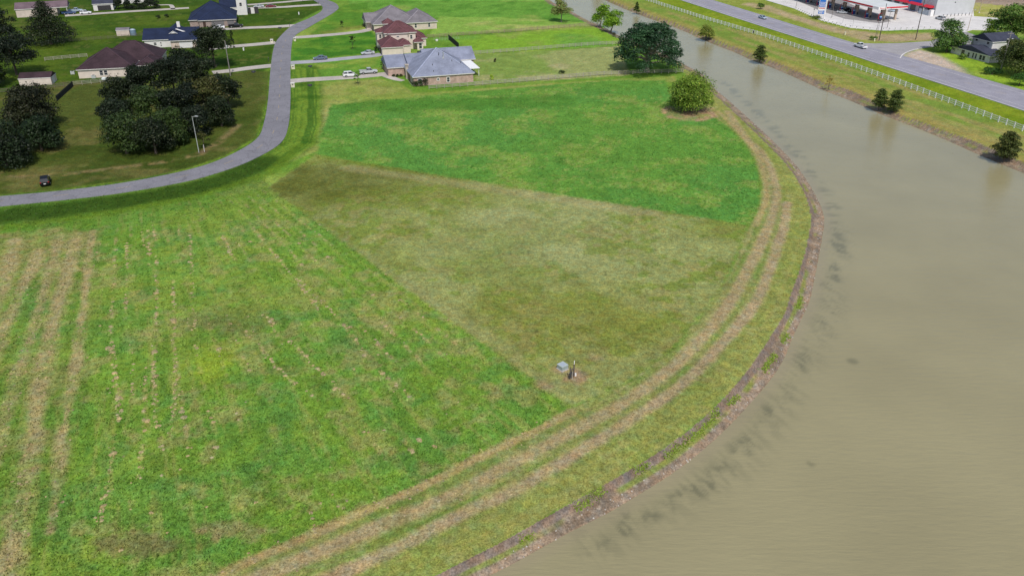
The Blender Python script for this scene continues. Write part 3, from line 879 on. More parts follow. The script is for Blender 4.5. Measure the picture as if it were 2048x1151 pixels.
# ================================================================== BUILDINGS
M_WIN = mat('window_glass', (.03, .035, .045), .12, .1, 1, .6)
M_FRAME = mat('white_trim', (.72, .70, .67), .6, .06)
M_CREAM = mat('cream_stucco', (.63, .545, .475), .85, .08, .8)
M_CREAM2 = mat('tan_stucco', (.56, .475, .41), .85, .1, .8)
M_WHITEW = mat('white_siding', (.66, .64, .62), .8, .06, 1)
M_BRICK = brick_mat('rose_brick', (.47, .31, .25), (.36, .235, .20), (.50, .43, .37), .24, .08, .9)
M_BRICK_PALE = brick_mat('pale_brick', (.62, .50, .42), (.50, .38, .31), (.66, .60, .54), .24, .08, .6)
M_BRICK_DK = brick_mat('mixed_brick', (.34, .25, .22), (.26, .18, .16), (.40, .36, .33), .24, .08, .9)
M_STONE = brick_mat('pale_stone', (.46, .40, .34), (.36, .31, .26), (.5, .46, .42), .5, .3, 1.5)
SH_GREY = shingle_mat('grey_shingles', (.215, .235, .31), .28)
SH_TAUPE = shingle_mat('taupe_shingles', (.175, .16, .175), .3)
SH_MAROON = shingle_mat('maroon_shingles', (.112, .048, .053), .35)
SH_BROWN = shingle_mat('plum_shingles', (.043, .025, .031), .4)
SH_NAVY = shingle_mat('navy_shingles', (.013, .021, .052), .3)
SH_NAVY2 = shingle_mat('slate_shingles', (.045, .05, .075), .3)
SH_MAUVE = shingle_mat('mauve_shingles', (.15, .105, .12), .25)
CAP = {}


def cap_mat(sh, k=1.6):
    n = sh.name + '_cap'
    if n not in CAP:
        base = {'grey_shingles': (.215, .235, .31), 'taupe_shingles': (.175, .16, .175), 'maroon_shingles': (.112, .048, .053), 'plum_shingles': (.043, .025, .031), 'navy_shingles': (.013, .021, .052), 'slate_shingles': (.045, .05, .075), 'mauve_shingles': (.15, .105, .12)}[sh.name]
        CAP[n] = mat(n, tuple(c * k for c in base), .85, .2, 2)
    return CAP[n]


M_GAR_DK = mat('dark_garage_door', (.045, .042, .045), .55, .1)
M_GAR_BR = mat('brown_garage_door', (.16, .075, .05), .6, .15)
M_GAR_WH = mat('white_garage_door', (.66, .65, .64), .6, .05)
M_GAR_GY = mat('grey_garage_door', (.17, .16, .165), .6, .1)
M_DOOR = mat('dark_wood_door', (.06, .035, .028), .6, .2)
M_METAL = mat('galvanised_metal', (.42, .43, .44), .45, .12, 3, .5, .5)
M_DARKM = mat('dark_metal', (.05, .05, .055), .5, .15, 3, .4)


def roof(root, x0, y0, x1, y1, z, pitch, oh, m, hip=(1, 1), axis=None, caps=True, name='roof', fascia=.22):
    """Hip or gable roof over the rectangle, eaves at height z, overhang oh. hip says whether each ridge end is hipped. Returns ridge height."""
    X0, Y0, X1, Y1 = x0 - oh, y0 - oh, x1 + oh, y1 + oh
    w, d = X1 - X0, Y1 - Y0
    ax = axis or ('x' if w >= d else 'y')
    half = (d if ax == 'x' else w) / 2
    h = half * pitch
    if ax == 'x':
        a = (X0 + (half if hip[0] else 0), (Y0 + Y1) / 2, z + h); b = (X1 - (half if hip[1] else 0), (Y0 + Y1) / 2, z + h)
    else:
        a = ((X0 + X1) / 2, Y0 + (half if hip[0] else 0), z + h); b = ((X0 + X1) / 2, Y1 - (half if hip[1] else 0), z + h)
    c = [(X0, Y0, z), (X1, Y0, z), (X1, Y1, z), (X0, Y1, z)]
    mb = MB()
    if ax == 'x':
        mb.poly([c[0], c[1], b, a]); mb.poly([c[2], c[3], a, b]); mb.poly([c[3], c[0], a]); mb.poly([c[1], c[2], b])
    else:
        mb.poly([c[3], c[0], a, b]); mb.poly([c[1], c[2], b, a]); mb.poly([c[0], c[1], a]); mb.poly([c[2], c[3], b])
    o = mb.build(name, m, root)
    fb = MB()
    t = .06
    fb.box(X0 + .02, Y0 + .02, z - fascia, X1 - .02, Y1 - .02, z - .003)
    fb.build('fascia', M_FRAME, o)
    if caps:
        cb = MB()
        ends = [(c[0], a), (c[3], a), (c[1], b), (c[2], b)] if ax == 'x' else [(c[0], a), (c[1], a), (c[2], b), (c[3], b)]
        hp = [hip[0], hip[0], hip[1], hip[1]]
        for (p, q), hh in zip(ends, hp):
            if hh:
                cb.bar((p[0], p[1], p[2] + .03), (q[0], q[1], q[2] + .03), .34, .07)
        if (Vector(a) - Vector(b)).length > .3:
            cb.bar((a[0], a[1], a[2] + .02), (b[0], b[1], b[2] + .02), .34, .07)
        cb.build('ridge_cap', cap_mat(m), o)
    return z + h


def gable_wall(mb, x0, y0, x1, y1, z, pitch, oh, axis, ends=(1, 1)):
    """Wall triangles below a gable roof built by roof()."""
    half = ((y1 - y0) if axis == 'x' else (x1 - x0)) / 2
    h = half * pitch - .05
    z = z + oh * pitch - .05
    for k, e in enumerate(ends):
        if not e:
            continue
        if axis == 'x':
            X = x0 if k == 0 else x1 - .15
            t = [(X, y0), (X, y1), ((X), (y0 + y1) / 2)]
            i = len(mb.v)
            mb.v += [(X, y0, z), (X, y1, z), (X, (y0 + y1) / 2, z + h), (X + .15, y0, z), (X + .15, y1, z), (X + .15, (y0 + y1) / 2, z + h)]
        else:
            Y = y0 if k == 0 else y1 - .15
            i = len(mb.v)
            mb.v += [(x0, Y, z), (x1, Y, z), ((x0 + x1) / 2, Y, z + h), (x0, Y + .15, z), (x1, Y + .15, z), ((x0 + x1) / 2, Y + .15, z + h)]
        mb.f += [(i, i + 2, i + 1), (i + 3, i + 4, i + 5), (i, i + 3, i + 5, i + 2), (i + 1, i + 2, i + 5, i + 4)]


def both_gables(root, m, *a):
    for e in ((1, 0), (0, 1)):
        g = MB(); gable_wall(g, *a, e); g.build('gable', m, root)


def on_face(face, p, a0, z0, a1, z1, d0, d1):
    """Box corners for a patch on a wall face: face S (-y), N, W (-x), E; p = wall plane; d0..d1 = how far out."""
    if face == 'S': return (a0, p - d1, z0, a1, p - d0, z1)
    if face == 'N': return (a0, p + d0, z0, a1, p + d1, z1)
    if face == 'W': return (p - d1, a0, z0, p - d0, a1, z1)
    return (p + d0, a0, z0, p + d1, a1, z1)


def window(root, face, p, a, z, w, h, fr=.09, fm=None, split=True):
    fb = MB()
    a0, a1, z0, z1 = a - w / 2, a + w / 2, z, z + h
    for q in ((a0 - fr, z0 - fr, a1 + fr, z0), (a0 - fr, z1, a1 + fr, z1 + fr), (a0 - fr, z0, a0, z1), (a1, z0, a1 + fr, z1)):
        fb.box(*on_face(face, p, q[0], q[1], q[2], q[3], -.02, .07))
    if split:
        fb.box(*on_face(face, p, a0, (z0 + z1) / 2 - .03, a1, (z0 + z1) / 2 + .03, -.02, .055))
    f = fb.build('window', fm or M_FRAME, root)
    MB().box(*on_face(face, p, a0, z0, a1, z1, -.02, .02)).build('pane', M_WIN, f)


def door(root, face, p, a, w, h, m, name='door', panels=0):
    o = MB().box(*on_face(face, p, a - w / 2, .02, a + w / 2, h, -.03, .05)).build(name, m, root)
    if panels:
        pb = MB()
        for r in range(panels):
            z0 = .1 + r * (h - .1) / panels
            pb.box(*on_face(face, p, a - w / 2 + .1, z0, a + w / 2 - .1, z0 + (h - .1) / panels - .1, .045, .075))
        pb.build('door_panel', m, o)
    else:
        MB().box(*on_face(face, p, a + w / 2 - .16, 1.0, a + w / 2 - .1, 1.1, .05, .1)).build('handle', M_METAL, o)
    return o


def wall(root, x0, y0, x1, y1, h, m, name='wall', gable=None):
    mb = MB().box(x0, y0, -.2, x1, y1, h)
    if gable:
        gable_wall(mb, x0, y0, x1, y1, h - .02, gable[0], gable[1], gable[2], gable[3])
    return mb.build(name, m, root)


def building(name, label, O, ang, group='houses of the subdivision', cat='house'):
    return thing(name, label, cat, (O[0], O[1], 0), math.radians(ang), group)


# --- brick house with the grey hip roof, nearest the meadow
h = building('brick_house', 'rose brick house with big grey hip roof beside the green meadow', (-25.8, 246.3), 17)
wall(h, -4.5, 0, 14.3, 19, 2.75, M_BRICK)
roof(h, -4.5, 0, 14.3, 19, 2.8, .64, .45, SH_GREY, (1, 1), 'y')
wall(h, -10, 14.6, -4.55, 27, 2.7, M_BRICK); roof(h, -10, 14.6, -1.0, 27, 2.75, .40, .4, SH_GREY, (0, 0), 'x')
gw = MB(); gable_wall(gw, -10, 14.6, -4, 27, 2.7, .40, .4, 'x', (1, 0)); gw.build('gable', M_BRICK, h)
wall(h, -3.9, 10.8, 4, 18.9, 2.72, M_BRICK, 'wall')
roof(h, -3.4, 10.6, 6, 28, 2.82, .33, .4, SH_GREY, (0, 0), 'x', caps=False)
wall(h, 5, 19.05, 19.4, 29, 2.74, M_BRICK); roof(h, 3, 18.9, 19.6, 29, 2.86, .56, .4, SH_GREY, (0, 0), 'x')
gw = MB(); gable_wall(gw, 5, 18.9, 19.4, 29, 2.75, .56, .4, 'x', (0, 1)); gw.build('gable', M_BRICK, h)
MB().box(14.9, 6.5, 2.45, 18.2, 18.2, 2.6).build('patio_roof', mat('white_metal_roof', (.80, .80, .79), .5, .04), h)
for yy_ in (7, 12.5, 17.8):
    MB().box(17.9, yy_, 0, 18.05, yy_ + .15, 2.45).build('patio_post', M_FRAME, h)
cb = MB().box(-5.2, 9.6, -.1, -4.3, 10.5, 4.2); cb.box(-5.35, 9.45, 4.2, -4.15, 10.65, 4.45); cb.build('stone_column', M_STONE, h)
MB().box(-4.9, 9.0, -.1, -4.51, 9.5, 2.3).build('porch_pier', M_STONE, h)
MB().box(-4.62, 7.2, .05, -4.52, 8.4, 2.3).build('door', M_DOOR, h)
window(h, 'S', 0, 3.1, 1.25, .55, .55, .16, split=False); window(h, 'S', 0, 6.3, .55, .8, 1.35, .16)
window(h, 'S', 0, -2.6, .5, 1.2, 1.5, .1); window(h, 'W', -4.5, 3.5, .6, 1.2, 1.5)
for (x, y, r, hh) in ((2.2, 3.2, .10, .5), (8.6, 4.2, .10, .5), (11.2, 3.4, .1, .45), (2.0, 1.0, .1, .4), (5.0, 6.6, .1, .9)):
    z = 2.8 + (y + .45) * .64
    MB().tube((x, y, z - .1), (x, y, z + hh), r, r, 6).build('roof_vent', M_DARKM, h)
fl = MB(); fl.tube((6.2, 5.6, 6.6), (6.2, 5.6, 8.6), .16, .12, 8); fl.tube((6.2, 5.6, 6.5), (6.2, 5.6, 7.3), .42, .16, 8); fl.build('flue', M_METAL, h)
MB().box(-5.0, 0.02, 0, -4.95, 7, .1).build('planting_kerb', CONC, h)

# --- two-storey cream house
h = building('stucco_house', 'two storey cream stucco house with maroon hip roofs on several levels', (-45.6, 287.8), 15)
wall(h, -.3, 0, 7.1, 12, 2.85, M_CREAM); roof(h, -.3, 0, 7.1, 12, 2.9, .60, .4, SH_MAROON, (1, 1), 'y')
wall(h, 7.15, 2.8, 10.2, 9.4, 2.82, M_CREAM); roof(h, 6.0, 2.8, 10.2, 9.4, 2.86, .6, .4, SH_MAROON, (1, 1), 'y')
wall(h, 2, 9.5, 13.2, 19.5, 5.95, M_CREAM); roof(h, 2, 9.5, 13.2, 19.5, 6.0, .60, .5, SH_MAROON)
roof(h, 3.2, 8.6, 10.2, 15.4, 6.04, .60, .4, SH_MAROON, (1, 1), 'y'); wall(h, 3.2, 8.7, 10.2, 9.45, 5.9, M_CREAM)
wall(h, -.4, 13.8, 1.95, 19, 5.5, M_CREAM); roof(h, -.4, 13.8, 3, 19, 5.55, .5, .4, SH_MAROON)
wall(h, 3.0, 19.6, 6.6, 23.2, 7.5, M_CREAM, 'turret'); roof(h, 3.0, 19.6, 6.6, 23.2, 7.55, .72, .4, SH_MAROON)
wall(h, 13.25, 6.8, 15.4, 13.5, 2.82, M_CREAM); roof(h, 12.4, 6.8, 15.4, 13.5, 2.88, .7, .4, SH_MAROON)
wall(h, 13.3, 13.55, 17.6, 21.5, 2.9, M_CREAM); roof(h, 12.2, 13.55, 17.6, 21.5, 2.95, .62, .45, SH_MAROON)
window(h, 'S', 9.5, 11.6, 3.6, .75, 1.3); window(h, 'S', 8.7, 6.6, 4.6, .9, .35, split=False)
window(h, 'S', 6.8, 14.4, .5, 1.0, 1.9); window(h, 'S', 13.8, .8, 3.6, .8, 1.2)
door(h, 'W', -.3, 5.5, 4.8, 2.3, M_GAR_BR, 'garage_door', 3); window(h, 'W', 2, 11.5, 3.8, .9, 1.2)

# --- big taupe-roofed house behind it
h = building('ranch_house', 'long tan house with wide taupe grey hip roof behind the maroon roofed house', (-41.1, 337.1), 18)
wall(h, -15.2, .6, 3, 20, 2.85, M_CREAM2); roof(h, -15.2, .6, 3, 20, 2.9, .58, .5, SH_TAUPE)
wall(h, -1.8, 0, 10.6, 17, 2.8, M_CREAM2); roof(h, -1.8, 0, 10.6, 17, 2.84, .58, .5, SH_TAUPE)
wall(h, -17, 8, -15.25, 17, 2.9, M_CREAM2); roof(h, -17.2, 6.5, -8, 16.5, 3.0, .5, .4, SH_TAUPE, (0, 0), 'x')
gw = MB(); gable_wall(gw, -17.2, 6.5, -15, 16.5, 2.95, .5, .4, 'x', (1, 0)); gw.build('gable', M_CREAM2, h)
window(h, 'S', 0, 1.8, .8, .8, 1.5); window(h, 'S', 0, 7.4, .8, .8, 1.5); window(h, 'W', -17, 12, 1, 1, 1.3)
door(h, 'W', -15.2, 3.6, 2.6, 2.3, M_GAR_DK, 'garage_door', 3)

# --- cream house with plum roof left of the road
h = building('cream_house', 'single storey cream house with plum brown hip roof behind the dark trees', (-137.6, 254.6), 13)
wall(h, 0, 0, 16.3, 16, 2.75, M_CREAM); roof(h, 0, 0, 16.3, 16, 2.8, .58, .45, SH_BROWN)
wall(h, 4.2, 9.6, 22.9, 25, 2.78, M_CREAM); roof(h, 4.2, 9.6, 22.9, 25, 2.83, .62, .45, SH_BROWN)
wall(h, 18.2, 2.2, 23.4, 12, 2.7, M_CREAM); roof(h, 17.4, 2.2, 23.4, 12, 2.76, .55, .45, SH_BROWN, (1, 1), 'y')
window(h, 'S', 0, 6.8, .7, .95, 1.4); window(h, 'S', 0, 8.1, .7, .95, 1.4)
MB().box(16.32, 1.2, .02, 17.9, 2.3, 2.5).build('porch', M_DOOR, h)
door(h, 'S', 2.2, 20.8, 3.4, 2.3, M_GAR_BR, 'garage_door', 3)

# --- low white house with long navy roof
h = building('white_brick_house', 'low white brick house with long navy blue roof beside a round dark tree', (-135, 299), 13)
wall(h, 0, 2.5, 18.3, 15, 2.75, M_WHITEW)
roof(h, -.2, 2.5, 18.8, 15, 2.8, .46, .4, SH_NAVY, (0, 0), 'x', caps=False)
both_gables(h, M_WHITEW, 0, 2.5, 18.3, 15, 2.75, .46, .4, 'x')
wall(h, 9.6, -.8, 18.6, 2.45, 2.72, M_BRICK_PALE)
roof(h, 9.4, -1, 18.8, 8, 2.84, .46, .4, SH_NAVY, (0, 0), 'x', caps=False)
roof(h, 6.4, 7, 12.8, 18, 3.6, .62, .4, SH_NAVY, (0, 0), 'y', caps=False)
wall(h, 6.6, 7.5, 12.6, 17.8, 3.5, M_WHITEW)
wall(h, 10.9, 11.5, 12.0, 12.4, 7.3, M_FRAME, 'chimney')
pb = MB()
pb.poly([(9.4, 2.0, 4.86), (11.8, 2.0, 4.86), (10.6, 2.0, 5.55)]); pb.poly([(11.8, 2.05, 4.86), (9.4, 2.05, 4.86), (10.6, 2.05, 5.55)])
pb.bar((9.1, 2.0, 4.75), (10.6, 1.95, 5.7), .2, .12); pb.bar((12.1, 2.0, 4.75), (10.6, 1.95, 5.7), .2, .12)
pb.build('dormer_gable', M_FRAME, h)
MB().bar((11.2, 6.3, 5.7), (15.5, 3.7, 4.55), .9, .05).build('skylight_strip', M_FRAME, h)
window(h, 'S', 2.5, 3.6, .9, .9, .9, .08); window(h, 'S', 2.5, 5.6, 1.4, .4, .4, .05, split=False); window(h, 'S', 2.5, 5.6, .5, .4, .4, .05, split=False)
door(h, 'S', -.8, 14.8, 4.6, 2.2, M_GAR_WH, 'garage_door', 4)

# --- navy-roofed brick house with two garage doors
h = building('garage_brick_house', 'mixed brick house with steep navy roof and two dark garage doors', (-125, 338), 16)
wall(h, -7, 7, 11.2, 26, 2.8, M_BRICK_DK); roof(h, -7, 7, 11.2, 26, 2.85, .62, .5, SH_NAVY)
wall(h, -3.2, 5.5, 11.2, 6.95, 2.75, M_BRICK_DK); roof(h, -3.2, 5.5, 11.2, 15, 2.8, .52, .5, SH_NAVY)
door(h, 'S', 5.5, 4.1, 5.0, 2.3, M_GAR_GY, 'garage_door', 4); door(h, 'S', 5.5, 9.3, 2.8, 2.3, M_GAR_GY, 'garage_door', 4)
door(h, 'S', 5.5, -1.2, 1.1, 2.2, M_DOOR)

# --- tall white house at the upper edge
p = gp(476, 30)
h = building('tall_white_house', 'tall plain white house wall with dark roof at upper edge of lawns', p, 16)
wall(h, 0, -.4, 4.2, 14, 7.0, M_WHITEW); roof(h, 0, -.4, 4.2, 14, 7.05, .5, .3, SH_NAVY, (0, 0), 'y')
wall(h, -7.0, .8, -.05, 13, 3.1, M_WHITEW); roof(h, -7.2, .8, .2, 13, 3.2, .95, .2, SH_NAVY, (0, 0), 'x', caps=False)
window(h, 'S', .8, -4.6, 1.0, 1.0, 1.2); window(h, 'S', -.4, 1.8, 3.8, 1.0, 1.4)
ab = MB().box(4.6, 1.5, -.1, 5.7, 2.7, 2.5); ab.box(7.3, 1.5, -.1, 9.0, 2.7, 2.7); ab.build('dark_shed', M_GAR_DK, h)
MB().box(5.72, 1.8, -.1, 7.28, 2.6, 2.2).build('side_wall', M_WHITEW, h)

# --- outbuildings at the top left
h = building('long_shed', 'long pale shed with mauve roof and open carport end at top left', (-218.1, 365.3), 22, 'sheds and garages', 'shed')
wall(h, 0, .6, 16.2, 11.5, 3.4, M_CREAM2); roof(h, 0, .6, 20.5, 11.5, 3.45, .36, .3, SH_MAUVE, (0, 0), 'x', caps=False)
both_gables(h, M_CREAM2, 0, .6, 20.4, 11.5, 3.4, .36, .3, 'x')
for yy_ in (.7, 11.2):
    MB().box(20.1, yy_, -.1, 20.3, yy_ + .2, 3.3).build('post', M_FRAME, h)
h = building('garage', 'white detached garage with slate roof and one wide dark door', (-192.8, 383.9), 20, 'sheds and garages', 'garage')
wall(h, 0, 0, 8.4, 10, 2.9, M_WHITEW); roof(h, 0, 0, 8.4, 10, 2.95, .4, .3, SH_NAVY2, (0, 0), 'x', caps=False)
both_gables(h, M_WHITEW, 0, 0, 8.4, 10, 2.9, .4, .3, 'x')
door(h, 'S', 0, 4.6, 5.6, 2.2, M_GAR_DK, 'garage_door', 4)
p = gp(238, 8)
h = building('pale_roof_house', 'house with pale grey metal roof behind the dark hedge', p, 18)
wall(h, 0, 0, 14, 10, 2.8, M_WHITEW); roof(h, 0, 0, 14, 10, 2.85, .35, .4, mat('pale_metal_roof', (.52, .52, .52), .5, .08), (0, 0), 'x', caps=False)
window(h, 'S', 0, 4, .9, 1.2, 1.2)
h = building('garden_shed', 'cream garden shed with plum gable roof and white double doors', (-151.3, 245.1), 12, 'sheds and garages', 'shed')
wall(h, 0, 0, 9.1, 5.6, 2.15, M_CREAM); roof(h, 0, 0, 9.1, 5.6, 2.2, .42, .12, SH_BROWN, (0, 0), 'x', caps=False)
both_gables(h, M_CREAM, 0, 0, 9.1, 5.6, 2.15, .42, .12, 'x')
door(h, 'E', 9.1, 2.5, 1.7, 1.9, M_GAR_WH, 'double_door', 1); window(h, 'E', 9.1, 1.6, 2.3, .3, .5, .05, split=False)
p = gp(234, 72)
h = building('small_shed', 'small beige storage shed with grey roof alone on the lawn', p, 13, 'sheds and garages', 'shed')
wall(h, 0, 0, 4.8, 3.2, 2.1, M_CREAM2); roof(h, 0, 0, 4.8, 3.2, 2.15, .4, .12, SH_TAUPE, (0, 0), 'x', caps=False)
both_gables(h, M_CREAM2, 0, 0, 4.8, 3.2, 2.1, .4, .12, 'x')
door(h, 'E', 4.8, 1.6, 1.2, 1.8, M_GAR_WH)
p = gp(267, 70)
tk = thing('water_tank', 'blue grey plastic tank beside the small beige shed', 'tank', p)
MB().tube((0, 0, 0), (0, 0, 2.0), 1.15, 1.1, 16).build('barrel', mat('blue_grey_plastic', (.16, .23, .30), .5, .1), tk)
MB().tube((0, 0, 2.0), (0, 0, 2.35), 1.1, .35, 16).build('lid', mat('pale_blue_plastic', (.33, .40, .46), .5, .1), tk)

# --- weathered house by the highway
h = building('old_house', 'weathered grey gabled house with dark roof among trees by the highway', (160, 300), 16, 'buildings beside the highway')
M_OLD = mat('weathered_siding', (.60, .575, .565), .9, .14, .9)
SH_OLD = shingle_mat('slate_shingles', (.045, .05, .075), .3)
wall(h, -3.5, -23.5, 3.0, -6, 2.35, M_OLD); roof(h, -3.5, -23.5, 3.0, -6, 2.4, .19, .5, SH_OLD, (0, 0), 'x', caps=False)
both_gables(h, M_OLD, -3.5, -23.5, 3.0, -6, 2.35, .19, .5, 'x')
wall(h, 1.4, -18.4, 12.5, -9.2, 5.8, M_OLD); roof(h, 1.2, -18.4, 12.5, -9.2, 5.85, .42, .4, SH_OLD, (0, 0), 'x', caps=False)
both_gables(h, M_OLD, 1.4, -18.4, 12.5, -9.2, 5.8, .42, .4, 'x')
MB().box(-4.2, -6.2, 2.3, 3, -3.2, 2.45).build('lean_to_roof', SH_OLD, h)
for yy_, w_, h_, z_ in ((-11.5, 1.3, 1.9, .3), (-14.2, .7, 1.3, .3), (-16.2, .5, 1.6, .3), (-17.5, .5, 1.6, .3), (-19.6, .9, 1.4, .4), (-21.0, .9, 1.4, .4)):
    window(h, 'W', -3.5, yy_, z_, w_, h_, .07, mat('grey_trim', (.30, .29, .29), .8))
window(h, 'W', 1.4, -11.2, 4.9, .8, 1.1, .07, mat('grey_trim', (.3, .29, .29)), False); window(h, 'W', 1.4, -16.4, 4.7, .8, 1.1, .07, mat('grey_trim', (.3, .29, .29)), False)

# --- fuel station: canopy, pumps, shop
M_RED = mat('red_panel', (.55, .03, .045), .4, .05)
M_WH = mat('white_panel', (.78, .76, .75), .45, .04)
M_BLUE = mat('blue_panel', (.03, .16, .55), .4, .06)
M_LBLUE = mat('pale_blue_panel', (.28, .50, .76), .4, .05)
M_TAN = mat('tan_cladding', (.46, .36, .29), .8, .12)
SA = math.radians(16)
cp = thing('fuel_canopy', 'long white fuel station canopy with red stripe over the pumps', 'canopy', (150, 360, 0), SA, 'buildings beside the highway')
MB().box(4.8, -6.3, 5.05, 19.3, 56, 5.95).build('canopy_roof', mat('canopy_top', (.60, .62, .61), .6, .08, .3), cp)
fb = MB()
for q in ((4.6, -6.5, 19.5, -6.3), (4.6, 56, 19.5, 56.2), (4.6, -6.3, 4.8, 56), (19.3, -6.3, 19.5, 56)):
    fb.box(q[0], q[1], 5.0, q[2], q[3], 6.05)
fb.build('fascia_band', M_WH, cp)
rb = MB()
rb.box(8.6, -6.56, 5.35, 19.5, -6.5, 5.95); rb.box(4.54, -2.6, 5.35, 4.6, 56, 5.95); rb.build('red_stripe', M_RED, cp)
for k in range(7):
    for xx_ in (9.6, 15.6):
        MB().box(xx_, -4.5 + 8.8 * k, 0, xx_ + .8, -3.7 + 8.8 * k, 5.05).build('column', M_TAN, cp)
tx = bpy.data.curves.new('canopy_lettering', 'FONT'); tx.body = 'Exxon'; tx.size = 1.0; tx.align_x = 'CENTER'; tx.align_y = 'CENTER'; tx.extrude = .01
tmp = bpy.data.objects.new('lettering', tx); C.objects.link(tmp); bpy.context.view_layer.update(); tm = bpy.data.meshes.new_from_object(tmp.evaluated_get(bpy.context.evaluated_depsgraph_get())); bpy.data.objects.remove(tmp); bpy.data.curves.remove(tx)
to = bpy.data.objects.new('canopy_lettering', tm); C.objects.link(to); to.parent = cp; to['kind'] = 'stuff'; to.location = (6.5, -6.53, 5.55); to.rotation_euler = (math.radians(90), 0, 0); tm.materials.clear(); tm.materials.append(M_RED)
lb = thing('fuel_pump', 'blue fuel pump under red hose arch, nearest on the pump row', 'fuel pump', (0, 0, .056), SA, 'fuel pumps under the canopy')
MB().box(-.9, -.55, 0, .9, .55, .14).build('island', M_WH, lb)
MB().box(-.45, -.3, .14, .45, .3, 1.55).build('cabinet', mat('navy_panel', (.025, .05, .22), .4, .05), lb)
MB().box(-.42, -.28, 1.55, .42, .28, 2.0).build('display', M_LBLUE, lb)
MB().tube((-.95, -.1, 0), (-.95, -.1, 1.1), .2, .2, 8).build('bollard', M_RED, lb)
ar = MB(); ar.tube((-.75, .35, .1), (-.75, .35, 2.6), .11, .11, 6); ar.tube((-.75, .35, 2.6), (-.45, .35, 3.1), .11, .11, 6); ar.tube((-.45, .35, 3.1), (.9, .35, 3.25), .11, .11, 6)
ar.build('hose_arch', M_RED, lb)
MB().tube((1.75, -.2, 0), (1.75, -.2, .95), .28, .3, 10).build('waste_bin', M_DARKM, lb)
pump_labels = ['blue fuel pump under red hose arch, nearest on the pump row', 'fuel pump second from the near end of the canopy', 'fuel pump beside the silver car under the canopy', 'fuel pump just beyond the silver car under the canopy', 'fuel pump right of the blue price sign', 'fuel pump left of the blue price sign', 'farthest fuel pump at the photo edge']
for k in range(7):
    o = lb if k == 0 else copy_tree(lb)
    x, y = 7.4, -5.4 + 8.8 * k
    o.location = (150 + x * math.cos(SA) - y * math.sin(SA), 360 + x * math.sin(SA) + y * math.cos(SA), .056)
    o['label'] = pump_labels[k]
st = thing('shop', 'tall grey fuel station shop with blue front and red awnings', 'shop', (188.4, 370.5, 0), math.radians(15), 'buildings beside the highway')
M_SHOPG = mat('grey_render', (.50, .51, .53), .8, .06, .5)
wall(st, 0, 0, 20.3, 50, 9.5, M_SHOPG)
MB().box(-.2, -.2, 9.3, 20.5, 50.2, 9.8).build('parapet', M_WH, st)
MB().box(-.12, 9.5, 3.4, -.003, 49.5, 8.6).build('blue_front', M_BLUE, st)
for k, (a0, a1) in enumerate(((1.2, 6.5), (8.5, 16), (17.5, 26), (28, 36), (38, 46))):
    aw = MB(); aw.v += [(-2.2, a0, 3.3), (-2.2, a1, 3.3), (0, a0, 4.0), (0, a1, 4.0), (-2.2, a0, 3.1), (-2.2, a1, 3.1), (0, a0, 3.2), (0, a1, 3.2)]
    aw.f += [(0, 2, 3, 1), (4, 0, 1, 5), (4, 5, 7, 6), (0, 4, 6, 2), (1, 3, 7, 5)]
    aw.build('awning', M_RED, st)
for k in range(8):
    window(st, 'W', 0, 3 + 5.6 * k, .3, 3.6, 2.5, .12, M_LBLUE, False)
MB().box(-2.4, .8, 0, -1.0, 7.2, 2.2).build('ice_chest', mat('pale_blue_grey', (.42, .47, .52), .5), st)
MB().box(-2.6, -.6, 0, -1.0, .7, 2.6).build('white_locker', M_WH, st)
MB().box(9.4, -.12, 5.2, 9.9, -.003, 5.6).build('wall_light', M_DARKM, st)

# ================================================================== STREET FURNITURE, SIGNS, FENCES
def on_px(u, v):
    p = gp(u, v)
    return (float(p[0]), float(p[1]), 0.0)


sg = thing('price_sign', 'tall white and blue fuel price sign on a white post', 'sign', on_px(1643, 38.5), math.radians(-20))
MB().tube((1.0, 0, 0), (1.0, 0, 9.5), .22, .22, 10).build('post', M_WH, sg)
MB().box(-2.0, -.25, 2.0, .75, .25, 9.6).build('cabinet', M_WH, sg)
for (z0, z1, m_) in ((7.1, 8.9, M_BLUE), (6.0, 6.9, M_BLUE), (5.0, 5.8, M_BLUE), (4.4, 4.7, M_RED), (2.2, 2.9, M_BLUE), (3.1, 3.6, M_BLUE)):
    MB().box(-1.85, -.29, z0, .6, -.252, z1).build('price_panel', m_, sg)
for k, (z0, n) in enumerate(((6.15, 4), (5.15, 4), (2.3, 3), (3.15, 3))):
    for q in range(n):
        MB().box(-1.5 + .5 * q, -.31, z0 + .1, -1.2 + .5 * q, -.292, z0 + .45).build('price_digit', M_WH, sg)

M_POLE = mat('weathered_pole', (.085, .07, .062), .9, .2, 3)
M_STEEL = mat('pale_steel', (.48, .50, .50), .5, .1, 3, .5, .2)


def utility_pole(px, hgt, label, m=M_POLE, r=.17, arm=True):
    t = thing('utility_pole', label, 'pole', on_px(*px), math.radians(16), 'utility poles by the highway')
    MB().tube((0, 0, -.3), (0, 0, hgt), r, r * .62, 10).build('pole', m, t)
    if arm:
        MB().box(-1.2, -.06, hgt - .9, 1.2, .06, hgt - .76).build('crossarm', m, t)
        for x in (-1.05, -.4, .4, 1.05):
            MB().tube((x, 0, hgt - .76), (x, 0, hgt - .55), .05, .04, 6).build('insulator', M_STEEL, t)
    return t


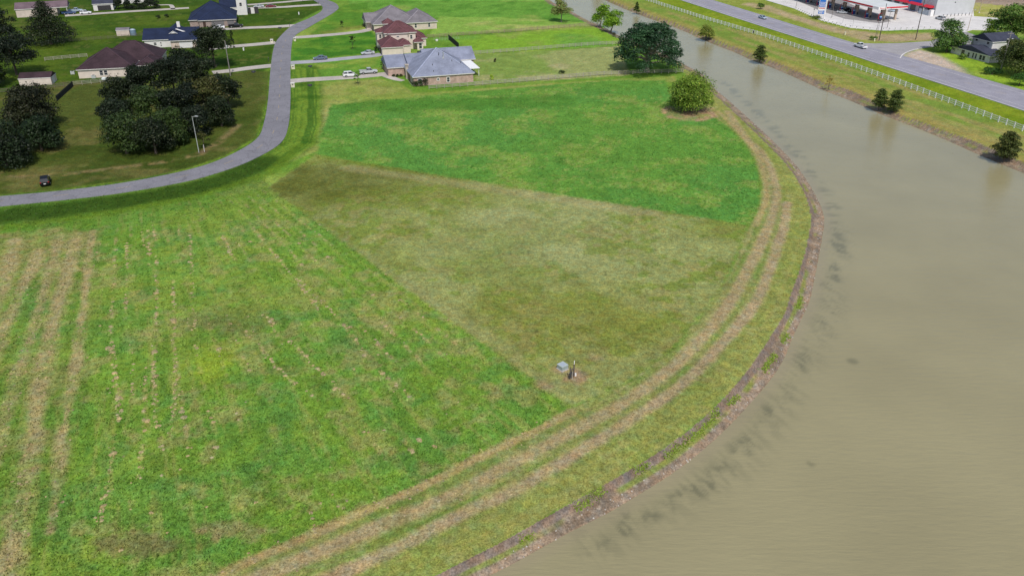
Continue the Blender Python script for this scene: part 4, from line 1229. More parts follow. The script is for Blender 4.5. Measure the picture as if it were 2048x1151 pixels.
utility_pole((1758, 81), 13.5, 'dark utility pole standing behind the white pickup by the highway', arm=False)
t = utility_pole((1831, 79.5), 15.5, 'dark utility pole with transformer near the side street', arm=True)
MB().tube((.35, 0, 10.6), (.35, 0, 11.7), .28, .28, 10).build('transformer', M_STEEL, t)
t = utility_pole((1999, 148), 13.5, 'leaning grey utility pole in front of dense roadside trees', mat('grey_pole', (.24, .22, .20), .9, .2, 3))
for x in (-.9, .9):
    MB().box(x - .2, -.4, 11.0, x + .2, -.1, 11.15).build('lamp_head', M_WH, t)


def lamp_post(px, hgt, label, arm=1.2, ang=0.0, m=M_STEEL, base=.0, r=.09, group='lamp posts', name='street_lamp'):
    t = thing(name, label, 'lamp post', on_px(*px), ang, group)
    if base:
        MB().tube((0, 0, -.1), (0, 0, base), .35, .35, 12).build('footing', CONC_W, t)
    MB().tube((0, 0, 0), (0, 0, hgt), r, r * .6, 8).build('pole', m, t)
    MB().bar((0, 0, hgt - .05), (arm, 0, hgt + .12), .07, .07).build('arm', m, t)
    MB().box(arm - .1, -.16, hgt + .06, arm + .65, .16, hgt + .22).build('lamp_head', M_STEEL, t)
    return t


t = lamp_post((398, 305), 8.7, 'slim pale street lamp in front of the dark tree grove', .9, math.radians(-15))
MB().tube((1.05, 0, 7.4), (1.05, 0, 8.6), .03, .03, 6).build('hanging_cable', M_DARKM, t)
lamp_post((1663, 37), 8.6, 'lamp post right of the blue price sign', .8, math.radians(16), mat('bronze_pole', (.16, .14, .13), .5), .4, .1, 'lamp posts of the fuel station')
lamp_post((1592, 16), 8.5, 'lamp post on white footing far along the apron edge', .8, math.radians(16), mat('bronze_pole', (.16, .14, .13)), .8, .1, 'lamp posts of the fuel station')
lamp_post((1774, 57.5), 8.0, 'lamp post on the apron between the two dark utility poles', .8, math.radians(190), mat('bronze_pole', (.16, .14, .13)), .4, .1, 'lamp posts of the fuel station')
lamp_post((1935, 62), 8.0, 'tan lamp post at the side of the grey shop', .8, math.radians(16), M_TAN, .4, .12, 'lamp posts of the fuel station')
lamp_post((1958, 26), 8.0, 'lamp post in the far field behind the grey shop', .8, math.radians(16), M_TAN, .4, .12, 'lamp posts of the fuel station')
wp = thing('power_pole', 'grey timber power pole beside the round dark tree', 'pole', on_px(461, 151), 0)
MB().tube((0, 0, -.2), (0, 0, 11.0), .2, .13, 10).build('pole', mat('grey_timber_pole', (.20, .185, .17), .9, .2, 3), wp)
MB().tube((.3, 0, 8.6), (.3, 0, 9.5), .24, .24, 10).build('transformer', M_STEEL, wp)
for (u, v, hh, lb_) in ((1685, 47, 3.0, 'thin post on the apron edge below the second pump'), (1705, 53.5, 3.0, 'thin post on the apron edge left of the near pump'), (1626, 34.5, 3.6, 'thin post left of the blue price sign')):
    t = thing('sign_post', lb_, 'post', on_px(u, v), 0, 'thin posts on the apron edge')
    MB().tube((0, 0, 0), (0, 0, hh), .06, .06, 6).build('post', M_METAL, t)
    MB().box(-.25, -.03, hh - .5, .25, .03, hh).build('plate', M_METAL, t)
t = thing('road_sign', 'small dark roadside sign at the base of the utility pole', 'sign', on_px(1752, 78), math.radians(-20))
MB().tube((-.35, 0, 0), (-.35, 0, 7.4), .06, .06, 6).build('post', M_DARKM, t); MB().box(-.9, -.05, 6.6, .5, .05, 7.4).build('plate', M_DARKM, t)
MB().tube((.1, 0, 0), (.1, 0, 6.8), .05, .05, 6).build('post', M_DARKM, t)
for (u, v, lb_) in ((1690, 70, 'pale marker cabinet in the grass by the highway'), (1748.5, 83, 'yellow marker post beside the road junction')):
    t = thing('marker_post', lb_, 'marker', on_px(u, v)); MB().box(-.22, -.15, 0, .22, .15, 1.0).build('body', mat('pale_yellow_plastic', (.62, .60, .40), .6), t)
    MB().box(-.25, -.18, 1.0, .25, .18, 1.1).build('cap', M_WH, t)
# bollards along the edge of the apron
edge = resample(smooth_line(gps([(1592, 20), (1640, 41), (1668, 49), (1700, 56.5), (1735, 60.5), (1765, 61.8), (1810, 60.3), (1860, 58.8)]), 4), 2.6)
bo = thing('bollard', 'short white bollard with dark cap along the apron edge', 'bollard', (0, 0, 0), 0, 'bollards along the concrete apron edge')
MB().tube((0, 0, 0), (0, 0, .75), .16, .16, 8).build('post', M_WH, bo); MB().tube((0, 0, .75), (0, 0, 1.0), .17, .1, 8).build('cap', M_DARKM, bo)
for k, p in enumerate(edge):
    o = bo if k == 0 else copy_tree(bo)
    o.location = (p[0], p[1], .03)
e2 = resample(gps([(1886, 34.5), (1938, 31)]), 2.2)
b2 = thing('guard_post', 'dark guard post along the grey shop wall', 'bollard', (0, 0, 0), 0, 'guard posts along the shop wall')
MB().tube((0, 0, 0), (0, 0, 1.1), .12, .12, 8).build('post', M_DARKM, b2); MB().tube((0, 0, 1.1), (0, 0, 1.18), .13, .05, 8).build('cap', M_DARKM, b2)
for k, p in enumerate(e2):
    o = b2 if k == 0 else copy_tree(b2)
    o.location = (p[0], p[1], .05)

# --- electric box and meter posts at the tip of the lot
tb = thing('transformer_box', 'pale green grey ground transformer box at the tip of the mown lot', 'utility box', on_px(1125, 737), math.radians(38))
M_TB = mat('pale_green_metal', (.40, .46, .44), .5, .05, 2)
MB().box(-.62, -.62, -.05, .62, .62, .10).build('pad', CONC, tb)
MB().box(-.52, -.52, .10, .52, .52, .62).build('body', mat('green_grey_metal', (.30, .36, .35), .5, .06, 2), tb)
MB().box(-.56, -.56, .62, .56, .56, .74).build('lid', M_TB, tb)
MB().box(-.4, -.4, .74, .4, .4, .76).build('lid_panel', mat('blue_grey_metal', (.36, .41, .46), .5, .04, 2), tb)
MB().box(.5, -.56, .3, .58, -.5, .42).build('latch', M_METAL, tb)
mp_ = thing('meter_posts', 'pair of weathered wooden utility posts with pale pipe near the transformer box', 'posts', on_px(1144, 755), math.radians(40))
MW = mat('grey_wood', (.13, .105, .09), .9, .25, 4)
MB().box(-.42, -.06, -.1, -.30, .06, 1.75).build('post', MW, mp_); MB().box(.42, .12, -.1, .54, .24, 1.85).build('post', MW, mp_)
MB().box(-.36, .02, 1.2, .48, .07, 1.42).build('crossboard', MW, mp_)
MB().box(-.62, -.20, .35, -.28, -.04, 1.05).build('meter_box', M_DARKM, mp_)
MB().tube((-.12, -.16, -.1), (-.12, -.16, 1.1), .045, .045, 8).build('pipe', mat('grey_pipe', (.40, .39, .37), .6), mp_)
MB().tube((.75, .1, -.05), (.75, .1, .35), .13, .11, 10).build('pedestal', M_WH, mp_)
MB().bar((.48, .18, 1.82), (.85, .5, 2.15), .05, .05).build('conduit', M_WH, mp_)

# --- mailboxes, utility pedestals, culvert mouths
def mailbox(px, label, m, post):
    t = thing('mailbox', label, 'mailbox', on_px(*px), math.radians(100), 'mailboxes along the residential road')
    MB().box(-.06, -.06, -.1, .06, .06, 1.1).build('post', post, t)
    b = MB(); b.box(-.3, -.13, 1.08, .3, .13, 1.24); b.tube((-.3, 0, 1.24), (.3, 0, 1.24), .13, .13, 10); b.build('box', m, t)
    MB().box(-.02, .131, 1.25, .02, .15, 1.5).build('flag', M_RED, t)


for px, lb_ in (((537.5, 123), 'black mailbox on post left of the road by the second driveway'), ((638, 10), 'black mailbox at the top bend of the road'), ((579.5, 54), 'black mailbox at the left driveway mouth'), ((606, 4), 'dark mailbox beside the uppermost driveway')):
    mailbox(px, lb_, M_DARKM, M_DARKM)
for px, w_, lb_ in (((586, 174), .55, 'cream brick mailbox pillar beside the nearest driveway'), ((586.5, 138), .55, 'cream mailbox pillar beside the driveway with the grey sedan'), ((544, 85.5), .5, 'white mailbox pillar left of the road'), ((590, 82), .4, 'cream mailbox pillar beside the farthest right driveway')):
    t = thing('mailbox_pillar', lb_, 'mailbox', on_px(*px), math.radians(12), 'mailbox pillars along the road')
    MB().box(-w_, -.35, -.1, w_, .35, 1.15).build('pillar', mat('cream_brick', (.60, .56, .44), .8, .1), t)
    MB().box(-w_ - .06, -.41, 1.15, w_ + .06, .41, 1.27).build('cap', M_FRAME, t)
    MB().box(-.2, -.38, .7, .2, -.34, 1.0).build('door', M_DARKM, t)
for px, lb_ in (((620, 172), 'dark culvert mouth in the lawn below the nearest driveway'), ((620.5, 134), 'dark culvert mouth below the grey sedan driveway'), ((507, 145), 'dark culvert mouth under the left driveway'), ((560, 57), 'dark culvert mouth below the upper left driveway')):
    t = thing('culvert', lb_, 'culvert', on_px(*px), math.radians(15), 'culvert mouths beside the driveways')
    MB().tube((0, -.6, .12), (0, .6, .12), .32, .32, 10).build('pipe', M_DARKM, t)
    MB().box(-.7, .3, -.05, .7, .55, .42).build('headwall', M_DARKM, t)
for px, lb_ in (((487.5, 101), 'small white utility pedestal on the lawn left of road'), ((598, 29), 'low white cover on the lawn at the upper bend')):
    t = thing('utility_pedestal', lb_, 'utility box', on_px(*px)); MB().box(-.2, -.2, -.1, .2, .2, .9).build('body', M_WH, t); MB().box(-.23, -.23, .9, .23, .23, 1.0).build('cap', M_WH, t)
for px, lb_ in (((467, 258 - 15), 'short white stake beside the dark grove'), ((409, 303), 'short white marker stake beside the street lamp')):
    t = thing('marker_stake', lb_, 'stake', on_px(*px)); MB().tube((0, 0, -.1), (0, 0, 1.6), .05, .05, 6).build('stake', M_WH, t); MB().tube((0, 0, 1.6), (0, 0, 1.66), .06, .03, 6).build('tip', M_WH, t)
t = thing('propane_tank', 'white rounded propane tank beside the cream house', 'tank', on_px(212, 163), math.radians(20))
tb_ = MB(); tb_.tube((-.9, 0, .75), (.9, 0, .75), .5, .5, 14); tb_.tube((.9, 0, .75), (1.15, 0, .75), .5, .2, 14); tb_.tube((-1.15, 0, .75), (-.9, 0, .75), .2, .5, 14)
tb_.build('vessel', mat('pale_tank_paint', (.62, .70, .70), .5), t); MB().box(-.6, -.3, -.05, -.45, .3, .4).build('leg', M_METAL, t); MB().box(.45, -.3, -.05, .6, .3, .4).build('leg', M_METAL, t)
for px, lb_ in (((188, 156), 'white air conditioner unit against the cream house wall'), ((146, 148), 'round pale bin on the lawn beside the cream house'), ((876, 167), 'white air conditioner unit against the brick house'), ((838, 108), 'dark air conditioner unit beside the maroon roofed house')):
    t = thing('air_conditioner' if 'air' in lb_ else 'yard_bin', lb_, 'air conditioner' if 'air' in lb_ else 'bin', on_px(*px), math.radians(15))
    MB().box(-.6, -.45, -.05, .6, .45, .9).build('casing', M_DARKM if 'dark' in lb_ else M_STEEL, t); MB().tube((0, 0, .9), (0, 0, .96), .38, .38, 12).build('fan_grille', M_DARKM, t)

# --- fences
def rail_fence(name, label, pts, step, ht, rails, m, pw=.14, rail_h=.13, group=None, span=1, z=0.0, cap=None):
    P = resample(gps(pts), step)
    t = thing(name, label, 'fence', (float(P[0][0]), float(P[0][1]), 0), 0, group)
    o = P[0]
    pm = MB().box(-pw / 2, -pw / 2, -.3, pw / 2, pw / 2, ht)
    first = None
    for k, p in enumerate(P):
        d = P[min(k + 1, len(P) - 1)] - P[max(k - 1, 0)]
        if first is None:
            first = pm.build('post', m, t); q = first
        else:
            q = first.copy(); C.objects.link(q); q.parent = t
        q.location = (p[0] - o[0], p[1] - o[1], 0); q.rotation_euler = (0, 0, math.atan2(d[1], d[0]))
    n_r = len(P) - 1
    rows = [ht * (r + 1) / (rails + .12) for r in range(rails)]
    made = 0
    rest = MB()
    order = sorted(range(0, n_r, span), key=lambda k: np.hypot(*P[k]))
    for k in order:
        a, b = P[k] - o, P[min(k + span, n_r)] - o
        nd = (b - a) / (np.hypot(*(b - a)) + 1e-9); off = np.array((-nd[1], nd[0])) * (pw / 2 - .02)
        for zz in rows:
            mb_ = MB() if made < 285 else rest
            mb_.bar((a[0] - off[0], a[1] - off[1], zz - rail_h / 2), (b[0] - off[0], b[1] - off[1], zz - rail_h / 2), .05, rail_h)
            if made < 285:
                mb_.build('rail', m, t)
            made += 1
    if rest.v:
        tag(rest.build('far_rails', m, t), kind='stuff')
    return t


M_VINYL = mat('white_vinyl', (.86, .85, .84), .5, .03)
M_OLDW = mat('grey_fence_wood', (.33, .30, .26), .9, .2, 2)
M_OLDW2 = mat('dark_fence_wood', (.13, .105, .085), .9, .22, 2)
rail_fence('vinyl_fence', 'white three rail fence running along the highway verge', [(1190, -36), (1294, 2), (1400, 36.5), (1536, 76.5), (1700, 132.5), (1800, 169), (1900, 207), (2048, 263), (2200, 325)], 2.74, 1.5, 3, M_VINYL, .22, .19, span=2)
t = thing('fence_sign', 'small dark notice fixed on the white highway fence', 'sign', on_px(1507, 68), math.radians(-74)); MB().box(-.45, -.12, .35, .45, -.09, 1.25).build('plate', M_DARKM, t); MB().box(-.5, -.09, .3, .5, -.07, 1.3).build('backing', M_VINYL, t)
rail_fence('wooden_fence', 'grey wooden rail fence between the green meadow and brick house lot', [(858, 178), (940, 172), (1024, 165.5), (1100, 159), (1200, 150.5), (1290, 147), (1366, 145)], 2.44, 1.25, 3, M_OLDW, .13, .14, 'wooden rail fences between the lots')
rail_fence('wooden_fence', 'dark wooden rail fence running diagonally behind the big oak to the water', [(1366, 145), (1352, 135), (1330, 122), (1300, 108), (1262, 90)], 2.44, 1.25, 3, M_OLDW2, .13, .14, 'wooden rail fences between the lots')
rail_fence('wooden_fence', 'grey wooden rail fence crossing behind the brick house to the oak', [(948, 109), (1024, 103.5), (1100, 97.5), (1180, 91), (1250, 88)], 2.44, 1.25, 3, M_OLDW, .13, .14, 'wooden rail fences between the lots')
rail_fence('wooden_fence', 'brown wooden rail fence behind the maroon roofed house', [(855, 76), (930, 70.5), (1024, 64.5), (1100, 58), (1160, 53), (1195, 53)], 2.44, 1.25, 3, mat('brown_fence_wood', (.27, .20, .15), .9, .2, 2), .13, .14, 'wooden rail fences between the lots')
rail_fence('wooden_fence', 'dark wooden rail fence along the pond bank beside leaning bright trees', [(1195, 53), (1214, 64), (1232, 76)], 2.44, 1.2, 3, M_OLDW2, .13, .14, 'wooden rail fences between the lots')
rail_fence('wooden_fence', 'dark rail fence from left photo edge past the garden shed', [(-60, 190), (0, 186), (60, 180), (120, 174), (146, 171)], 2.44, 1.25, 3, M_OLDW2, .13, .14, 'wooden rail fences left of the road')
rail_fence('wooden_fence', 'grey rail fence in front of the cream house', [(146, 171), (200, 166), (260, 160), (290, 158)], 2.44, 1.25, 3, M_OLDW, .12, .11, 'wooden rail fences left of the road')
rail_fence('wooden_fence', 'grey rail fence behind the cream house lawn', [(90, 122), (130, 118), (175, 114)], 2.44, 1.25, 3, M_OLDW, .12, .13, 'wooden rail fences left of the road')
rail_fence('wooden_fence', 'thin rail fence across the lawn below the small beige shed', [(85, 88), (160, 82), (230, 77), (286, 72)], 2.44, 1.2, 3, M_OLDW2, .10, .09, 'wooden rail fences left of the road')
# dark close-boarded fences, board by board
def board_fence(label, a, b, ht, m, w=.62):
    A, B_ = gp(*a), gp(*b)
    L_ = float(np.hypot(*(B_ - A))); ang = math.atan2(B_[1] - A[1], B_[0] - A[0])
    t = thing('board_fence', label, 'fence', (float(A[0]), float(A[1]), 0), ang, 'dark board fences')
    n = int(L_ / w); first = None
    for k in range(n):
        if first is None:
            first = MB().box(0, -.02, -.1, w - .03, .02, ht).build('board', m, t); q = first
        else:
            q = first.copy(); C.objects.link(q); q.parent = t
        q.location = (k * w, random.uniform(-.015, .015), random.uniform(-.03, .03))
    MB().box(0, .02, ht * .25, L_, .07, ht * .25 + .1).build('stringer', m, t); MB().box(0, .02, ht * .75, L_, .07, ht * .75 + .1).build('stringer', m, t)


M_BLK = mat('black_boards', (.022, .024, .026), .8, .25, 2)
board_fence('black board fence slanting down behind the brick house roof', (897, 79), (918, 97), 1.9, M_BLK)
board_fence('dark board fence slanting down between tree clump and mown clearing', (147, 172), (113, 203), 1.5, M_BLK)
pen = thing('wire_pen', 'low wire pen with small white tub behind the maroon roofed house', 'pen', on_px(868, 82), math.radians(18))
for k in range(10):
    MB().box(k * 1.1, 0, 0, k * 1.1 + .05, .05, 1.1).build('post', M_METAL, pen)
for z_ in (.35, .7, 1.05):
    MB().bar((0, .03, z_), (10, .03, z_), .03, .03).build('wire', M_METAL, pen)
MB().tube((1, -.5, 0), (1, -.5, .5), .5, .55, 12).build('tub', M_WH, pen)

# ================================================================== VEHICLES
M_GLASS = mat('car_glass', (.02, .024, .03), .08, .05, 1, .7)
M_TYRE = mat('tyre_rubber', (.018, .018, .02), .8, .1)
M_RIM = mat('alloy', (.45, .46, .47), .35, .05, 3, .5, .7)
M_LAMP = mat('lamp_lens', (.75, .76, .76), .15, .03, 1, .6)
M_TAIL = mat('tail_lens', (.38, .015, .015), .2, .05, 1, .6)
M_PLATE = mat('plate', (.72, .72, .70), .5, .05)


def paint(name, col):
    return mat(name, col, .28, .03, .8, .6)


def loft(mb, st):
    """Body shell through stations (x, z0, z1, half width, upper half width)."""
    i = len(mb.v)
    for x, z0, z1, w, wu in st:
        zm = z0 + (z1 - z0) * .45
        for y, z in ((-w * .9, z0), (-w, zm), (-wu, z1 - .05), (-wu * .86, z1), (wu * .86, z1), (wu, z1 - .05), (w, zm), (w * .9, z0)):
            mb.v.append((x, y, z))
    for k in range(len(st) - 1):
        for q in range(8):
            a = i + 8 * k
            mb.f.append((a + q, a + (q + 1) % 8, a + 8 + (q + 1) % 8, a + 8 + q))
    mb.f.append(tuple(i + q for q in reversed(range(8))))
    mb.f.append(tuple(i + 8 * (len(st) - 1) + q for q in range(8)))


def vehicle(kind, label, cat, pos, head, body_m, group):
    t = thing({'sedan': 'parked_car', 'suv': 'parked_suv', 'pickup': 'pickup_truck'}[kind], label, cat, (pos[0], pos[1], pos[2] if len(pos) > 2 else .05), head, group)
    b = MB()
    if kind == 'sedan':
        L, W, r = 2.4, .91, .33
        loft(b, [(-2.4, .42, .80, .78, .74), (-2.3, .24, .95, .88, .82), (-1.5, .2, .98, W, .84), (0, .2, .94, W, .86), (1.1, .2, .90, W, .84), (2.1, .22, .76, .86, .78), (2.4, .34, .62, .74, .68)])
        cab = [(-1.75, .96, .0), (-1.0, 1.40, 1), (.25, 1.43, 1), (1.15, .90, 0)]; wx_ = 1.42
    elif kind == 'suv':
        L, W, r = 2.35, .95, .38
        loft(b, [(-2.35, .45, 1.0, .86, .82), (-2.28, .3, 1.12, .93, .86), (-1.2, .26, 1.12, W, .88), (0, .26, 1.08, W, .89), (1.1, .26, 1.08, W, .88), (2.1, .3, .96, .9, .8), (2.36, .42, .8, .78, .7)])
        cab = [(-2.25, 1.10, 0), (-1.95, 1.68, 1), (.3, 1.72, 1), (1.2, 1.06, 0)]; wx_ = 1.42
    else:
        L, W, r = 2.9, 1.0, .42
        loft(b, [(-.55, .42, 1.18, W, .93), (1.0, .42, 1.16, W, .93), (1.3, .42, 1.16, W, .92), (2.6, .45, 1.06, .96, .86), (2.9, .55, .92, .86, .8)])
        b.box(-2.9, -1.0, .5, -.55, -.9, 1.18); b.box(-2.9, .9, .5, -.55, 1.0, 1.18); b.box(-2.9, -.9, .5, -2.8, .9, 1.18); b.box(-2.8, -.9, .42, -.55, .9, .72)
        cab = [(-.62, 1.16, 0), (-.42, 1.86, 1), (.75, 1.88, 1), (1.45, 1.14, 0)]; wx_ = 1.85
    body = b.build('body', body_m, t, smooth=False)
    # cabin: pillars and roof in paint, panes set 6 mm proud
    (xa, za, _), (xb, zb, _), (xc, zc, _), (xd, zd, _) = cab
    wl, wu = W * .88, W * .74
    cbm = MB()
    i = 0
    cbm.v += [(xa, -wl, za), (xb, -wu, zb), (xc, -wu, zc), (xd, -wl, zd), (xa, wl, za), (xb, wu, zb), (xc, wu, zc), (xd, wl, zd)]
    cbm.f += [(0, 3, 2, 1), (4, 5, 6, 7), (0, 1, 5, 4), (1, 2, 6, 5), (2, 3, 7, 6)]
    cbm.build('cabin', body_m, t)

    def pane(name, pts, push):
        c = sum((Vector(p) for p in pts), Vector()) / len(pts)
        g = MB(); g.poly([tuple(c + (Vector(p) - c) * .86 + Vector(push)) for p in pts]); g.poly([tuple(c + (Vector(p) - c) * .86 + Vector(push) * .3) for p in reversed(pts)])
        g.build(name, M_GLASS, t)
    V = cbm.v
    pane('windscreen', [V[3], V[7], V[6], V[2]], (.012, 0, .012)); pane('rear_window', [V[0], V[1], V[5], V[4]], (-.012, 0, .01))
    xm = (xb + xc) / 2
    for s, o4 in ((-1, 0), (1, 4)):
        m0 = (xm, s * wl, (za + zd) / 2); m1 = (xm, s * wu, (zb + zc) / 2)
        q1 = [V[o4 + 0], m0, m1, V[o4 + 1]]; q2 = [m0, V[o4 + 3], V[o4 + 2], m1]
        if s > 0:
            q1, q2 = q1[::-1], q2[::-1]
        pane('side_window', q1, (0, s * .012, 0)); pane('side_window', q2, (0, s * .012, 0))
    for sx in (wx_, -wx_ if kind != 'pickup' else -1.75):
        for s in (-1, 1):
            w = MB().tube((sx, s * (W - .24), r), (sx, s * (W + .015), r), r, r, 16).build('wheel', M_TYRE, t)
            MB().tube((sx, s * (W - .1), r), (sx, s * (W + .03), r), r * .6, r * .55, 12).build('rim', M_RIM, w)
    fx = {'sedan': 2.36, 'suv': 2.30, 'pickup': 2.84}[kind]; fz = {'sedan': .62, 'suv': .86, 'pickup': .92}[kind]
    for s in (-1, 1):
        MB().box(fx - .12, s * .62 - .16, fz - .09, fx + .05, s * .62 + .16, fz + .07).build('headlight', M_LAMP, t)
        MB().box(-fx - .07, s * (W - .2) - .13, fz + .05, -fx + .1, s * (W - .2) + .13, fz + .22).build('tail_light', M_TAIL, t)
    MB().box(-fx - .08, -.22, fz - .25, -fx + .05, .22, fz - .1).build('number_plate', M_PLATE, t)
    MB().box(fx - .05, -.55, fz - .3, fx + .075, .55, fz - .14).build('grille', M_DARKM, t)
    for s in (-1, 1):
        MB().box(xd - .35, s * (wl + .02) - .1, zd + .05, xd - .15, s * (wl + .02) + .1, zd + .2).build('mirror', body_m, t)
    if kind == 'pickup':
        MB().box(-2.8, -.9, .721, -.56, .9, .74).build('bed_liner', M_DARKM, t)
    return t


P_WHITE = paint('white_car_paint', (.70, .71, .72)); P_SILVER = paint('silver_car_paint', (.42, .44, .46)); P_BLACK = mat('black_car_paint', (.008, .008, .010), .45, .03, .8, .25)
P_BLUE = paint('steel_blue_paint', (.10, .13, .19)); P_RED = paint('dark_red_paint', (.16, .02, .025)); P_NAVY = paint('navy_paint', (.03, .06, .15)); P_SKY = paint('pale_blue_paint', (.34, .42, .50))
D17 = math.radians(17)
GRP = 'parked vehicles of the houses'
vehicle('suv', 'black parked car standing on the grass beside the left road', 'car', gp(92, 367), math.radians(116), P_BLACK, GRP)
vehicle('suv', 'white parked car next to the silver pickup on the nearest driveway', 'car', gp(701, 153.5), D17, P_WHITE, GRP)
vehicle('pickup', 'silver pickup truck on the driveway of the brick house', 'pickup', gp(737, 147.5), D17, P_SILVER, GRP)
vehicle('sedan', 'steel blue sedan halfway along the second driveway', 'car', gp(641, 119.5), math.radians(197), P_BLUE, GRP)
vehicle('sedan', 'long silver sedan parked outside the maroon roofed house', 'car', gp(736, 109), math.radians(197), P_SILVER, GRP)
vehicle('sedan', 'silver car on the top driveway left of a dark red one', 'car', gp(518, 15.5), math.radians(197), P_SILVER, GRP)
vehicle('sedan', 'dark red car on the top driveway', 'car', gp(542, 15), D17, P_RED, GRP)
vehicle('sedan', 'white car before the dark garage doors of the navy roofed house', 'car', gp(438, 57.5), math.radians(197), P_WHITE, GRP)
vehicle('pickup', 'black pickup truck next to the white car by navy roofed house', 'pickup', gp(472, 55.5), D17, P_BLACK, GRP)
vehicle('pickup', 'dark blue pickup truck parked by the carport end of the long shed', 'pickup', gp(139, 29), D17, P_NAVY, GRP)
vehicle('pickup', 'pale blue pickup truck behind the dark blue one at top left', 'pickup', gp(152, 24.5), D17, P_SKY, GRP)
vehicle('suv', 'white jeep style car parked left of the detached garage', 'car', gp(172, 28.5), D17, P_WHITE, GRP)
HG = 'vehicles on the highway'
vehicle('pickup', 'white pickup truck driving on the highway past the side street', 'pickup', (*gp(1720, 96), .06), math.radians(106), P_WHITE, HG)
vehicle('sedan', 'pale blue car driving on the far stretch of highway', 'car', (*gp(1525, 38), .06), math.radians(-74), P_SKY, HG)
SG = 'vehicles at the fuel station'
vehicle('sedan', 'silver car refuelling under the canopy', 'car', (*gp(1684, 27.5), .06), math.radians(-30), P_SILVER, SG)
vehicle('suv', 'dark car under the canopy behind the silver one', 'car', (*gp(1694, 23.5), .06), math.radians(-74), P_BLACK, SG)
vehicle('suv', 'silver parked car at the corner of the grey shop', 'car', (*gp(1880, 40), .06), math.radians(106), P_SILVER, SG)
vehicle('sedan', 'pale car half hidden beyond the canopy corner', 'car', (*gp(1786, 24), .06), math.radians(16), P_SKY, SG)

# ================================================================== TREES AND SHRUBS
M_LEAF = leaf_mat()
M_BARK = mat('bark', (.10, .078, .06), .95, .3, 2)
M_BARKP = mat('pale_bark', (.25, .22, .185), .95, .3, 2)
LG = lambda r, g, b: np.array(s2l(r, g, b)) / .78


def crown_mesh(name, blobs, n, size, cols, parent, seed, fill=.35, droop=0.0, m=None):
    """Leaf sprays scattered through a set of ellipsoid clumps. blobs: (x, y, z, rx, ry, rz)."""
    r = np.random.default_rng(seed)
    B = np.array(blobs, float)
    wgt = (B[:, 3] * B[:, 4] + B[:, 4] * B[:, 5] + B[:, 3] * B[:, 5]); wgt /= wgt.sum()
    k = r.choice(len(B), n, p=wgt)
    d = r.normal(size=(n, 3)); d /= np.linalg.norm(d, axis=1)[:, None]
    d[:, 2] = np.where(d[:, 2] < -.35, -d[:, 2] * .8, d[:, 2])
    rad = np.where(r.random(n) < fill, r.random(n) ** .5, .82 + .26 * r.random(n))
    # ragged edge: each clump has its own lobes
    ph = r.random((len(B), 6)) * 6.28
    lob = 1 + .16 * np.sin(3 * np.arctan2(d[:, 1], d[:, 0]) + ph[k, 0]) + .13 * np.sin(5 * d[:, 2] * 2 + ph[k, 1] + 2 * d[:, 0]) + .10 * np.sin(9 * d[:, 1] + 7 * d[:, 0] + ph[k, 2])
    P = B[k, :3] + d * (rad * lob)[:, None] * B[k, 3:6]
    nrm = d * .75 + r.normal(size=(n, 3)) * .55 + np.array((0, 0, .35))
    nrm /= np.linalg.norm(nrm, axis=1)[:, None]
    a = np.cross(nrm, r.normal(size=(n, 3))); a /= np.linalg.norm(a, axis=1)[:, None] + 1e-9
    b = np.cross(nrm, a)
    s = size * (.55 + .9 * r.random(n))[:, None]
    asp = (.45 + .35 * r.random(n))[:, None]
    V = np.stack([P - a * s * .5, P - b * s * asp * .5 + nrm * s * .08, P + a * s * .5, P + b * s * asp * .5 + nrm * s * .08], 1).reshape(-1, 3)
    V[:, 2] = np.maximum(V[:, 2], .05)
    F = np.arange(4 * n).reshape(n, 4)
    cols = [np.asarray(c) for c in cols]
    bl = r.random(len(B))
    t = np.clip(bl[k] * .7 + r.random(n) * .5 - .1, 0, 1)
    c = cols[0] + (cols[1] - cols[0]) * t[:, None]
    if len(cols) > 2:
        pick = r.random(n) < .06
        c[pick] = cols[2]
    c = c * (.84 + .32 * r.random(n))[:, None]
    return bulk(name, V, F, m or M_LEAF, np.repeat(c, 4, 0), parent)


